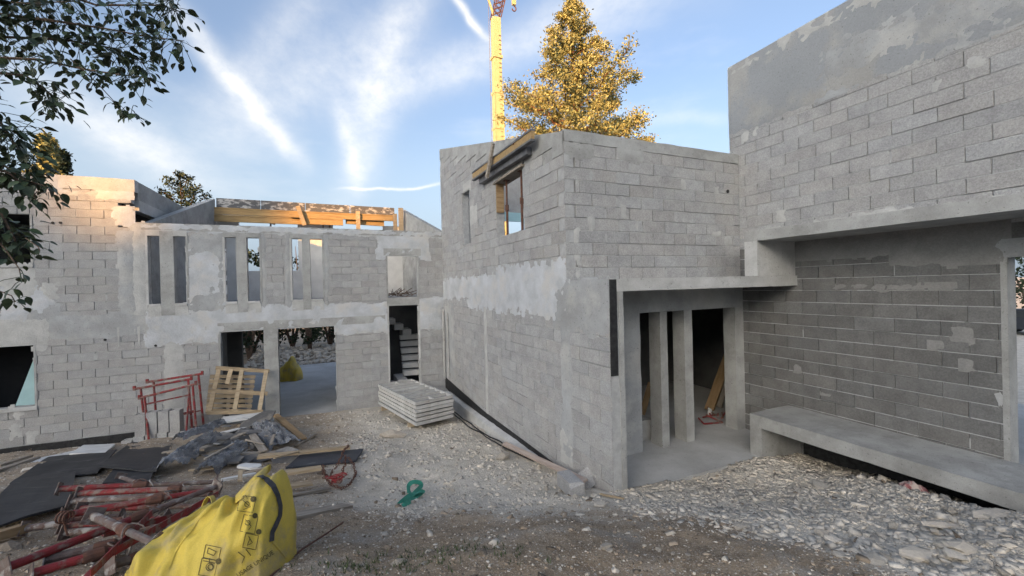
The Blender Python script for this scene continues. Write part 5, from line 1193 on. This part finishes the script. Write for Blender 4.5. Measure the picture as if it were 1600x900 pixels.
def stones(name, matn, items):
    """items: (x, y, z, sx, sy, sz): one mesh of many small angular stones"""
    V = []; Fc = []; n = 0
    for (x, y, z, sx, sy, sz) in items:
        bv, bf = (CUBE_V, CUBE_F) if RS.rand() < 0.6 else (OCT_V, OCT_F)
        v = bv * (1 + RS.uniform(-.38, .38, bv.shape)) * (sx, sy, sz)
        v = v @ rotm(RS.uniform(0, 6.28), RS.normal(0, .3), RS.normal(0, .3)).T + (x, y, z)
        V.append(v); Fc.append(bf + n); n += len(bv)
    V = np.concatenate(V); Fc = np.concatenate(Fc); me = bpy.data.meshes.new(name)
    me.vertices.add(len(V)); me.vertices.foreach_set('co', V.astype(np.float32).ravel()); me.loops.add(len(Fc) * 3); me.loops.foreach_set('vertex_index', Fc.astype(np.int32).ravel())
    me.polygons.add(len(Fc)); me.polygons.foreach_set('loop_start', np.arange(0, len(Fc) * 3, 3, dtype=np.int32)); me.polygons.foreach_set('loop_total', np.full(len(Fc), 3, dtype=np.int32)); me.update(calc_edges=True); me.validate()
    me.materials.append(MATS[matn]); o = bpy.data.objects.new(name, me); COL.objects.link(o); o['kind'] = 'stuff'; return o
def clear(x, y):
    if x > 3.25 and y > 4.60: return False
    if x > 7.2: return False
    if y > 12.85: return False
    return True
def pale_at(x, y):
    dep = x * 0.48 + y * 0.88 + 1.3 * fbm(x * .9, y * .9, 4, 3); left = smooth(-0.9, 0.9, x + 0.8 * fbm(x, y, 7, 3)); return max(smooth(3.9, 5.0, dep) * (0.12 + 0.88 * left), smooth(2.75, 3.5, x + 0.7 * fbm(x, y, 13, 3)))
pale = []; brown = []; sh_ = []
tries = 0
while tries < 95000:
    tries += 1
    d = 2.2 + 9.5 * RS.rand() ** 1.25; px = RS.uniform(-40, 1640); p = CAM + (ray(px, 450) * d); x, y = p.x, p.y
    if not clear(x, y): continue
    k = pale_at(x, y); right = smooth(3.6, 5.0, x) * smooth(4.6, 3.6, y)
    dens = 0.55 + 0.45 * k + 0.3 * right
    if RS.rand() > dens: continue
    s = 0.004 + 0.009 * RS.rand() ** 2 + (0.008 + 0.030 * RS.rand() ** 2 if RS.rand() < 0.018 + 0.10 * k + 0.10 * right else 0)
    s *= 1.0 + 0.35 * smooth(5, 10, d); z = ground(x, y) - s * 0.10
    fl = RS.uniform(.35, .8); it = (x, y, z, s * RS.uniform(.8, 1.5), s * RS.uniform(.7, 1.1), s * fl)
    if RS.rand() < 0.10 + 0.88 * k: pale.append(it)
    elif RS.rand() < 0.16: pale.append(it)
    else: brown.append(it)
stones('gravel', 'chalk', pale)['label'] = 'pale limestone gravel'
stones('gravel', 'pebble', brown)['label'] = 'brown soil crumbs and pebbles'
for k in range(11000):
    x = RS.uniform(2.5, 7.15); y = RS.uniform(0.7, 4.75)
    zone = smooth(2.7, 3.6, x + 0.8 * fbm(x, y, 2, 3))
    if RS.rand() > zone or not clear(x, y): continue
    s = 0.007 + 0.036 * RS.rand() ** 3.2 + (0.03 if RS.rand() < 0.012 else 0); sh_.append((x, y, ground(x, y) + s * .05, s * RS.uniform(.9, 1.7), s * RS.uniform(.6, 1.0), s * RS.uniform(.22, .42)))
for k in range(2600):
    a = RS.rand(); x = RS.uniform(0.2, 3.2); y = RS.uniform(5.2, 12.5)
    if RS.rand() > 0.25 + 0.75 * smooth(1.4, 2.8, x): continue
    s = 0.008 + 0.036 * RS.rand() ** 3.2; sh_.append((x, y, ground(x, y) + s * .05, s * RS.uniform(.9, 1.5), s * RS.uniform(.7, 1.0), s * RS.uniform(.35, .7)))
for k in range(2200):
    x = RS.uniform(-4, 1.4); y = RS.uniform(22.1, 27); s = .03 + .12 * RS.rand() ** 3; sh_.append((x, y, ground(x, y) + s * .3 + .25 * smooth(22.5, 25, y), s, s, s * .6))
stones('rubble', 'chalk', sh_)['label'] = 'broken limestone rubble'
rock_r = random.Random(21)
def rock_mesh(seed, flat=1.0):
    bmx = bmesh.new(); bmesh.ops.create_icosphere(bmx, subdivisions=1, radius=1.0)
    for v in bmx.verts:
        n = v.co.normalized(); k = 1 + 0.45 * fbm(n.x * 1.3 + seed * 3, n.y * 1.3, n.z * 1.3 + seed, 3); v.co = Vector((n.x * k, n.y * k * .8, n.z * k * .62 * flat))
        for c in range(4):                                         # broken faces
            a = Vector((math.sin(seed * 3 + c * 2.1), math.cos(seed * 1.7 + c * 1.3), math.sin(c + seed))).normalized(); e = v.co.dot(a) - 0.62
            if e > 0: v.co -= a * e * 0.85
    me = bpy.data.meshes.new('rock'); bmx.to_mesh(me); bmx.free(); return me
ROCKS = {}
for mname in ('limestone', 'chalk', 'pebble'):
    for s in range(5):
        me = rock_mesh(s + 0.5 * len(mname), 1.0 if mname != 'chalk' else 0.6); me.materials.append(MATS[mname]); ROCKS[(mname, s)] = me
def rock(px, py, size, mname, label, group=None, scl=None, seed=None):
    p = gpl(px, py, 0.0); o = bpy.data.objects.new('rock', ROCKS[(mname, rock_r.randrange(5) if seed is None else seed)]); COL.objects.link(o)
    s = scl or (size, size * rock_r.uniform(.7, 1.0), size * rock_r.uniform(.6, .9)); o.scale = s; o.rotation_euler = (rock_r.uniform(-.2, .2), rock_r.uniform(-.2, .2), rock_r.uniform(0, 6.28) if not scl else -0.35)
    p.z = ground(p.x, p.y, False) + s[2] * 0.28; p.z -= s[2] * (0.30 if mname == 'chalk' else 0.05); o.location = p; return tag(o, label, 'rock', group)
rock(612, 682, .3, 'limestone', 'long whitish stone block lying before the stack of ribbed frames', scl=(.36, .17, .16), seed=1)
rock(652, 730, .10, 'limestone', 'rounded pale rock on the rubble slope below the cables')
rock(672, 722, .10, 'limestone', 'squarish pale rock next to the rounded one on the slope'); rock(785, 716, .16, 'limestone', 'broad pale rock half buried below the pinkish plank')
rock(672, 800, .09, 'limestone', 'yellowish rock just right of the green strap'); rock(948, 858, .08, 'limestone', 'yellowish rock at the bottom middle right')
rock(620, 884, .06, 'limestone', 'small pale rock at the bottom edge right of the sack'); rock(1038, 803, .07, 'chalk', 'small white rock before the porch floor')
rock(938, 790, .09, 'limestone', 'grey brown rock at the corner of the porch wall'); rock(835, 770, .10, 'chalk', 'pale rock left of the broken grey block')
rock(848, 776, .08, 'chalk', 'whitish rock touching the pale one by the broken block'); rock(1310, 742, .17, 'chalk', 'large pale rock under the concrete bench', scl=(.19, .15, .12))
rock(1282, 762, .15, 'limestone', 'tan rock in front of the large pale one by the bench'); rock(1562, 806, .3, 'chalk', 'long flat white slab of rock at the right under the bench', scl=(.28, .13, .07))
rock(1365, 882, .12, 'chalk', 'grey angular rock at the bottom right'); rock(1300, 843, .06, 'chalk', 'whitish rock on the sandy patch at the right')
rock(1284, 833, .06, 'chalk', 'small grey rock beside the whitish one on the sandy patch'); rock(1215, 815, .06, 'limestone', 'pale rock left of the sandy patch')
rock(1155, 826, .07, 'limestone', 'brownish rock on the soil left of the sandy patch'); rock(10, 862, .13, 'pebble', 'brown boulder at the bottom left corner by the props')
rock(38, 735, .12, 'chalk', 'pale stone on the planks at the left wall'); rock(560, 655, .10, 'limestone', 'whitish stone at the foot of the left house by the stair opening')
rock(1430, 866, .16, 'chalk', 'flat white slab of rock at the bottom right', scl=(.13, .08, .07)); rock(1505, 855, .2, 'chalk', 'broad flat grey slab of rock at the lower right', scl=(.17, .11, .08))
rock(1570, 850, .2, 'chalk', 'flat grey slab of rock at the right edge', scl=(.18, .10, .08)); rock(1470, 820, .14, 'chalk', 'pale tilted slab of rock right of the rag', scl=(.17, .07, .06))
for k in range(64):
    z_ = k % 3
    if z_ == 0: px, py, mn, lb, gr, sz = rock_r.uniform(1240, 1600), rock_r.uniform(775, 900), rock_r.choice(('chalk', 'limestone')), 'angular pale rock in the rubble before the concrete bench', 'rocks before the bench', rock_r.uniform(.035, .075)
    elif z_ == 1: px, py, mn, lb, gr, sz = rock_r.uniform(690, 960), rock_r.uniform(660, 800), 'limestone', 'pale rock on the slope along the middle house', 'rocks along the middle house', rock_r.uniform(.04, .08)
    else: px, py, mn, lb, gr, sz = rock_r.uniform(560, 1180), rock_r.uniform(800, 900), 'limestone', 'stone lying on the brown soil in the foreground', 'stones on the brown soil', rock_r.uniform(.018, .036)
    q = gpl(px, py)
    if not clear(q.x, q.y): continue
    rock(px, py, sz, mn, lb, gr)
rg = MB(); c = gpl(1428, 770, .0)
for j in range(15):
    for i in range(21):
        u, v = i / 10 - 1, j / 7 - 1; p = c + RH * u * .2 + FH * v * .12; rg.v.append((p.x, p.y, ground(p.x, p.y, False) - .02 + max(0, 1 - u * u - v * v * .8) * .11 * (1 + .3 * fbm(u * 2, v * 2, 1, 2)) + .045 * (1 - abs(fbm(u * 3 + v, v * 2, 5, 3)) * 2)))
for j in range(14):
    for i in range(20): a = j * 21 + i; rg.f.append((a, a + 1, a + 22, a + 21))
rg.m = [0] * len(rg.f); tag(rg.build('rag', 'rag', smooth_=True), 'crumpled reddish rag beside the bench', 'rag')
gsm = MB()
for k in range(230):
    px = rock_r.gauss(690, 70) if k % 3 else rock_r.gauss(560, 40); py = rock_r.gauss(876, 16) if k % 3 else rock_r.gauss(893, 8)
    if py > 905: continue
    p = gpl(px, py); p.z = ground(p.x, p.y)
    for b in range(3):
        a = rock_r.uniform(0, 6.28); h = rock_r.uniform(.015, .04); t = Vector((math.cos(a), math.sin(a), 0)); s = Vector((-t.y, t.x, 0)) * .004; q = p + t * rock_r.uniform(0, .02); gsm.add([q - s, q + s, q + t * h * .7 + Vector((0, 0, h))], [(0, 1, 2)])
gsm.build('grass', 'grass_blade', kind='stuff')['label'] = 'sparse low grass on the soil'

# ------------------------------------------------------------------ trees
def leaf_cloud(name, matn, pts, size, parent, aspect=0.5, droop=0.0, rs=RS, kind=None):
    n = len(pts); P = np.array(pts); d = rs.normal(size=(n, 3)); d[:, 2] -= droop; d /= np.linalg.norm(d, axis=1)[:, None]; e = np.cross(d, rs.normal(size=(n, 3))); e /= np.linalg.norm(e, axis=1)[:, None]
    s = size * rs.uniform(.6, 1.4, n)[:, None]; V = np.stack([P - d * s * .5, P + e * s * aspect * .5, P + d * s * .5, P - e * s * aspect * .5], 1).reshape(-1, 3); F_ = np.arange(n * 4).reshape(-1, 4)
    base = parent_world(parent); me = bpy.data.meshes.new(name); V = V - np.array(base)
    me.vertices.add(len(V)); me.vertices.foreach_set('co', V.astype(np.float32).ravel()); me.loops.add(n * 4); me.loops.foreach_set('vertex_index', F_.astype(np.int32).ravel()); me.polygons.add(n); me.polygons.foreach_set('loop_start', np.arange(0, n * 4, 4, dtype=np.int32)); me.polygons.foreach_set('loop_total', np.full(n, 4, dtype=np.int32)); me.update(calc_edges=True)
    me.materials.append(MATS[matn]); o = bpy.data.objects.new(name, me); COL.objects.link(o); o.parent = parent
    if kind: o['kind'] = kind
    return o
def conifer(base, H, prof, label, leafm, barkm, nb, tuft, lsize, seed, name='conifer_tree', z0=0.15, lean=(0, 0), rise=0.25, right_bias=0.0, aspect=0.45):
    rs = np.random.RandomState(seed); root = empty(name, base, label, 'tree'); base = Vector(base); tm = MB(); tr_ = []
    for i in range(11):
        k = i / 10; tr_.append(base + Vector((lean[0] * k, lean[1] * k, H * k * .985)))
    tm.tube(tr_, [max(.02, H * .016 * (1 - .95 * i / 10)) for i in range(11)], 8); tm.build('trunk', barkm, root)
    br = MB(); pts = []
    for b in range(nb):
        k = z0 + (1 - z0) * (b + rs.rand()) / nb; a = b * 2.399 + rs.uniform(-.4, .4); R_ = prof(k) * rs.uniform(.62, 1.12) * (1 + right_bias * max(0, math.cos(a - math.atan2(RH.y, RH.x))) * max(0, .5 - k))
        st_ = base + Vector((lean[0] * k, lean[1] * k, H * k)); dr_ = Vector((math.cos(a), math.sin(a), rise + rs.uniform(-.1, .15))); P = [st_]
        for i in range(1, 6): t = i / 5; P.append(st_ + dr_ * R_ * t + Vector((0, 0, -0.10 * R_ * t * t + .12 * R_ * t ** 3)) + Vector(rs.normal(0, .04 * R_, 3)))
        br.tube(P, [max(.012, .05 * R_ * .35 * (1 - .85 * i / 5)) for i in range(6)], 4, cap=False)
        nt_ = int(tuft * (0.35 + R_))
        for q in range(nt_):
            t = 0.22 + .78 * rs.rand() ** .75; i = min(4, int(t * 5)); c = P[i].lerp(P[i + 1], t * 5 - i); sp = .34 * R_ * (1.12 - t) * .8 + .10
            cc = c + Vector((rs.normal(0, sp * .55), rs.normal(0, sp * .55), rs.normal(0.06, sp * .24)))
            for l in range(13): pts.append(tuple(cc + Vector(rs.normal(0, .09 + .015 * R_, 3))))
    br.build('branches', barkm, root, kind='stuff'); leaf_cloud('crown', leafm, pts, lsize, root, aspect, rs=rs, kind='stuff'); return root
tb_ = on_y(905, 215, 20.0); tb_.z = -0.5
def cedar(k): return interp(k, [0, .6, .66, .74, .81, .88, .95, 1], [4.4, 4.5, 4.2, 3.2, 2.2, 1.5, .8, .15])
conifer(tb_, 19.4, cedar, 'tall sunlit golden cedar rising behind the middle house', 'leaf_cedar', 'bark_red', 130, 15, .145, 5, name='cedar_tree', lean=(-.35, 0), right_bias=.55, z0=.3, aspect=.5)
def open_c(k): return interp(k, [0, .4, .7, 1], [3.2, 3.0, 2.0, .3])
q = on_y(283, 320, 27.0); q.z = -.5; conifer(q, 9.7, lambda k: open_c(k) * .85, 'dark open-branched conifer behind the roof of the left house', 'leaf_shrub', 'bark', 60, 5, .17, 9, z0=.3, rise=.75)
q = on_y(72, 250, 27.0); q.z = -.5; conifer(q, 11.0, lambda k: open_c(k) * .42, 'slim spruce top above the left end of the left house', 'leaf_cedar', 'bark', 50, 26, .2, 13, z0=.4, rise=.3)
q = on_y(98, 255, 30.0); q.z = -.5; conifer(q, 11.2, lambda k: open_c(k) * .34, 'dark spruce top right of the slim one above the left house', 'leaf_shrub', 'bark', 44, 22, .2, 14, z0=.4, rise=.3)
def bush(base, H, R_, label, leafm, n, size, seed, name='broadleaf_tree', group=None):
    rs = np.random.RandomState(seed); root = empty(name, base, label, 'tree', group); base = Vector(base); tm = MB()
    for s_ in range(4):
        a = rs.rand() * 6.28; P = [base, base + Vector((.25 * R_ * math.cos(a), .25 * R_ * math.sin(a), H * .35)), base + Vector((.6 * R_ * math.cos(a), .6 * R_ * math.sin(a), H * .72)), base + Vector((.7 * R_ * math.cos(a), .7 * R_ * math.sin(a), H * .97))]; tm.tube(P, [.10, .07, .035, .01], 5)
    tm.build('trunk', 'bark', root); pts = []
    for c in range(26):
        cc = Vector((rs.normal(0, .5), rs.normal(0, .5), rs.uniform(.12, .95))); cc = base + Vector((cc.x * R_ * (1.15 - .6 * cc.z), cc.y * R_ * (1.15 - .6 * cc.z), cc.z * H)); rr = R_ * rs.uniform(.18, .42)
        for k in range(n // 26): v = rs.normal(size=3); v /= np.linalg.norm(v); pts.append(tuple(cc + Vector(v * rr * rs.rand() ** .4)))
    leaf_cloud('crown', leafm, pts, size, root, .55, rs=rs, kind='stuff'); return root
LB = ['dark bushy tree seen through the left slit window', 'dark shrub seen through the narrow opening beside the pillar', 'dense dark shrub at the left in the wide opening', 'dark shrub in the middle of the wide opening', 'dark shrub at the right in the wide opening', 'sparse tree seen through the middle slit window', 'small tree behind the third pair of slit windows', 'shrub far right behind the left house', 'shrub at the far left behind the left house', 'tall tree behind the far window of the left house']
for k, (x, y, H, R_) in enumerate(((-8.0, 24, 6.2, 2.0), (-6.4, 27.5, 3.6, 1.9), (-4.4, 28, 4.0, 2.0), (-2.4, 28.4, 4.4, 2.0), (-0.3, 28, 4.2, 2.1), (-4.1, 25.0, 6.0, 1.3), (-1.3, 25.6, 6.1, 1.2), (2.0, 28, 4.6, 2.2), (-10.5, 27, 5, 2.3), (9.2, 22, 6.4, 1.8))):
    bush((x, y, -.6), H, R_, LB[k], 'leaf_shrub', 2400 if k not in (5, 6) else 1300, .20, 40 + k, group='trees and shrubs behind the left house')
q = at(1612, 440, 30); q.z = -.4; bush(q, 5.5, 3.0, 'leafy tree behind the parked car at the right edge', 'leaf_shrub', 2600, .25, 77)

# the overhanging branches close by at the upper left
OT = empty('broadleaf_tree', at(-420, 700, 3.4), 'leafy tree whose dark branches hang into the upper left corner', 'tree')
lv = MB()
def leaf_shape():
    m = MB(); P = [(0, 0, 0)]; n = 6
    L_ = [(0.0, .0), (.14, .21), (.34, .29), (.58, .25), (.80, .13), (1.0, 0)]
    mid = [Vector((x, 0, -.12 * x * x)) for x, _ in L_]; lf = [Vector((x, w_, -.12 * x * x + .07 * w_ * 3)) for x, w_ in L_]; rt = [Vector((x, -w_, -.12 * x * x + .07 * w_ * 3)) for x, w_ in L_]
    vs = mid + lf[1:5] + rt[1:5]; fs = [(0, 1, 6), (1, 2, 7, 6), (2, 3, 8, 7), (3, 4, 9, 8), (4, 5, 9), (1, 0, 10), (2, 1, 10, 11), (3, 2, 11, 12), (4, 3, 12, 13), (5, 4, 13)]
    return vs, fs
LVS, LFS = leaf_shape(); LM = MB().add(LVS, LFS).mesh('leaf', 'leaf_dark', True)
orr = random.Random(31); twigs = []
def branch(pts, d0, d1, n, spread, sub=True, r=.012, leafy=(0.0, 1.0)):
    P = [at(x, y, lerp(d0, d1, i / (len(pts) - 1))) for i, (x, y) in enumerate(pts)]; m = MB(); m.tube(P, [lerp(r, .003, i / (len(P) - 1)) for i in range(len(P))], 5); m.build('branch', 'bark', OT); L_ = len(P) - 1
    for k in range(n):
        t = lerp(leafy[0], leafy[1], orr.random()) * L_ * .9999; i = int(t); c = P[i].lerp(P[i + 1], t - i); off = Vector((orr.gauss(0, spread), orr.gauss(0, spread * 1.2), orr.gauss(-spread * .35, spread))); e = c + off; sz = orr.choice((orr.uniform(.04, .06), orr.uniform(.06, .095), orr.uniform(.06, .088)))
        dn = Vector((off.x * 1.2 + orr.gauss(0, .05), off.y * 1.2 + orr.gauss(0, .05), -0.10 + orr.gauss(0, .05))).normalized()
        twigs.append((e, dn, sz, orr.uniform(-.8, .8)));
        if orr.random() < .6: lv.tube([c, c.lerp(e, .6) + Vector((0, 0, .01)), e], .0026, 3, cap=False)
branch([(-60, 15), (80, 32), (160, 44), (235, 58), (288, 64)], 3.2, 3.5, 210, .075)
branch([(-60, 88), (60, 93), (130, 108), (195, 118), (238, 122)], 3.1, 3.4, 150, .07)
branch([(-60, 55), (100, 62), (180, 76), (226, 100)], 3.3, 3.6, 190, .085)
branch([(110, 92), (150, 128), (178, 158)], 3.3, 3.4, 3, .02, r=.005); branch([(176, 158), (190, 172), (216, 186)], 3.4, 3.45, 26, .04, r=.004)
branch([(-60, 108), (40, 118), (78, 146), (86, 165)], 3.1, 3.3, 110, .075)
branch([(40, -30), (150, 8), (250, 8), (282, 18)], 3.3, 3.6, 170, .085)
branch([(-60, 0), (40, 5), (120, 2)], 3.2, 3.3, 150, .10)
branch([(-60, 150), (0, 190), (30, 235), (48, 275)], 2.9, 3.0, 230, .085)
branch([(-60, 230), (-5, 250), (40, 282), (76, 292)], 2.8, 2.9, 90, .045)
branch([(-60, 300), (0, 330), (22, 372), (28, 385)], 2.8, 2.9, 70, .06); branch([(-40, 330), (10, 392), (30, 420), (34, 440)], 2.8, 2.85, 14, .04, r=.005); branch([(-40, 440), (0, 455), (18, 462), (24, 472)], 2.8, 2.85, 18, .035, r=.004); branch([(40, 372), (60, 386), (62, 392)], 2.8, 2.8, 5, .02, r=.003)
branch([(-60, 255), (10, 268), (52, 300), (58, 322)], 2.8, 2.9, 70, .045)
rank = sorted(twigs, key=lambda t: -(t[2] / (t[0] - CAM).length if (proj(t[0]) and proj(t[0])[0] > 0 and proj(t[0])[1] > 0) else 0))
for i, (e, dn, sz, tw_) in enumerate(rank):
    R3 = dn.to_track_quat('X', 'Z').to_matrix() @ Matrix.Rotation(tw_, 3, 'X')
    if i < 290:
        o = bpy.data.objects.new('leaf', LM); COL.objects.link(o); o.parent = OT; o.location = e - OT.location; o.rotation_euler = R3.to_euler(); o.scale = (sz, sz, sz)
    else: lv.add([e + R3 @ (v * sz) for v in LVS], LFS)
lv.build('foliage', 'leaf_dark', OT, kind='stuff')
tk = MB(); b_ = Vector(OT.location); b_.z = ground(b_.x, b_.y, False) - .1
tk.tube([b_, b_ + Vector((.1, 0, 1.6)), at(-260, 150, 3.5), at(-160, 40, 3.4), at(-60, 15, 3.2)], [.16, .13, .09, .05, .014], 8); tk.tube([b_ + Vector((.1, 0, 1.6)), at(-200, 240, 3.1), at(-60, 240, 2.85)], [.1, .06, .012], 7); tk.build('trunk', 'bark', OT)
OT_loc = OT.location

# ------------------------------------------------------------------ crane and car
cb_ = on_y(778.5, 200, 38.0); CRX = cb_.x
CR = empty('tower_crane', (CRX, 38, -.5), 'yellow telescopic crane mast standing far behind the middle house', 'crane')
CRX0 = on_y(778.5, 120, 38.0).x
MB().box((CRX - .44, 37.6, -.5), (CRX + .44, 38.4, 22)).build('lower_mast', 'crane_paint', CR); MB().box((CRX - .40, 37.64, 22), (CRX + .40, 38.36, on_y(778, 30, 38).z)).build('upper_mast', 'crane_paint', CR)
m = MB()
for sx in (-1, 1): m.box((CRX + sx * .46 - .03, 37.56, -.5), (CRX + sx * .46 + .03, 37.62, 22))
m.build('mast_rail', 'crane_paint', CR)
for zc_ in (8, 11.5, 15, 18.5, 22, 25.5):
    MB().box((CRX - .49, 37.54, zc_ - .14), (CRX + .49, 38.46, zc_ + .14)).build('mast_collar', 'crane_paint', CR)
for k in range(40):
    MB().bar((CRX + .10, 37.57, 10 + k * .45), (CRX + .34, 37.57, 10 + k * .45), .04, .04).build('rung', 'dull_steel', CR)
hz = on_y(778, 30, 38).z; m = MB(); A_ = Vector((CRX, 38, hz)); B_ = A_ + Vector((.9, 0, 3.4))
for sx, sy in ((-.42, -.4), (.42, -.4), (.42, .4), (-.42, .4)): m.bar(A_ + Vector((sx, sy, 0)), B_ + Vector((sx, sy, 0)), .09, .09)
for k in range(6):
    for sy in (-.4, .4): m.bar(A_.lerp(B_, k / 6) + Vector((-.42, sy, 0)), A_.lerp(B_, (k + 1) / 6) + Vector((.42, sy, 0)), .05, .05); m.bar(A_.lerp(B_, k / 6) + Vector((.42, sy, 0)), A_.lerp(B_, (k + 1) / 6) + Vector((-.42, sy, 0)), .05, .05)
m.build('lattice_head', 'rust', CR); m = MB(); m.bar(A_ + Vector((-.2, 0, .3)), A_ + Vector((-1.6, 0, 4.2)), .16, .16); m.bar(A_ + Vector((-.1, 0, 1.8)), A_ + Vector((-1.0, 0, 2.4)), .1, .1); m.build('jib_strut', 'crane_paint', CR)
hx = on_y(803, 8, 38); m = MB(); m.tube([hx + Vector((0, 0, 6)), hx + Vector((0, 0, .5))], .03, 5); m.build('hoist_rope', 'rubber', CR); m = MB(); m.box(hx + Vector((-.18, -.15, 0)), hx + Vector((.18, .15, .9))); m.build('hook_block', 'crane_paint', CR); m = MB(); m.tube([hx + Vector((.22 * math.sin(t), 0, -.35 + .26 * math.cos(t))) for t in [k * .5 for k in range(10)]], .06, 6); m.build('hook', 'rust', CR)
m = MB(); cx_ = on_y(765.5, 100, 38.0).x; m.tube([(cx_, 38, 0), (cx_, 38, hz + 3)], .022, 4); m.build('cable', 'dull_steel', CR)
c0 = at(1606, 503, 24); c0.z = 0.0
c0.z = ground(c0.x, c0.y, False); CARR = empty('parked_car', c0, 'dark parked car seen past the right house at the right edge', 'car')
m = MB(); prof_ = [(-2.1, .35), (-2.12, .75), (-2.0, 1.0), (-1.7, 1.4), (-1.3, 1.5), (.2, 1.5), (.9, 1.05), (1.9, .9), (2.1, .6), (2.1, .35)]
ux = Vector((.45, .89, 0)).normalized(); uy = Vector((-ux.y, ux.x, 0))
def cp(a, b, z): return c0 + ux * a + uy * b + Vector((0, 0, z))
m.prism([cp(a, -.85, z) for a, z in prof_], uy * 1.7); m.build('body', 'car_paint', CARR)
for b in (-.862, .852): m = MB(); m.prism([cp(a, b, z) for a, z in ((-1.6, 1.02), (-1.35, 1.4), (.1, 1.4), (.65, 1.04))], uy * .01); m.build('side_window', 'car_glass', CARR)
m = MB(); m.prism([cp(-2.09, -.7, 1.02), cp(-2.09, .7, 1.02), cp(-1.78, .65, 1.38), cp(-1.78, -.65, 1.38)], Vector((0, 0, .02)) - ux * .02); m.build('rear_window', 'car_glass', CARR)
for b in (-.8, .66): m = MB(); m.prism([cp(-2.15, b, .7), cp(-2.15, b + .14, .7), cp(-2.12, b + .14, .98), cp(-2.12, b, .98)], -ux * .02); m.build('tail_light', 'tail_red', CARR)
for a in (-1.3, 1.3):
    for b in (-.88, .68): m = MB(); m.tube([cp(a, b, .32), cp(a, b + .2, .32)], .32, 16); m.build('wheel', 'rubber', CARR)
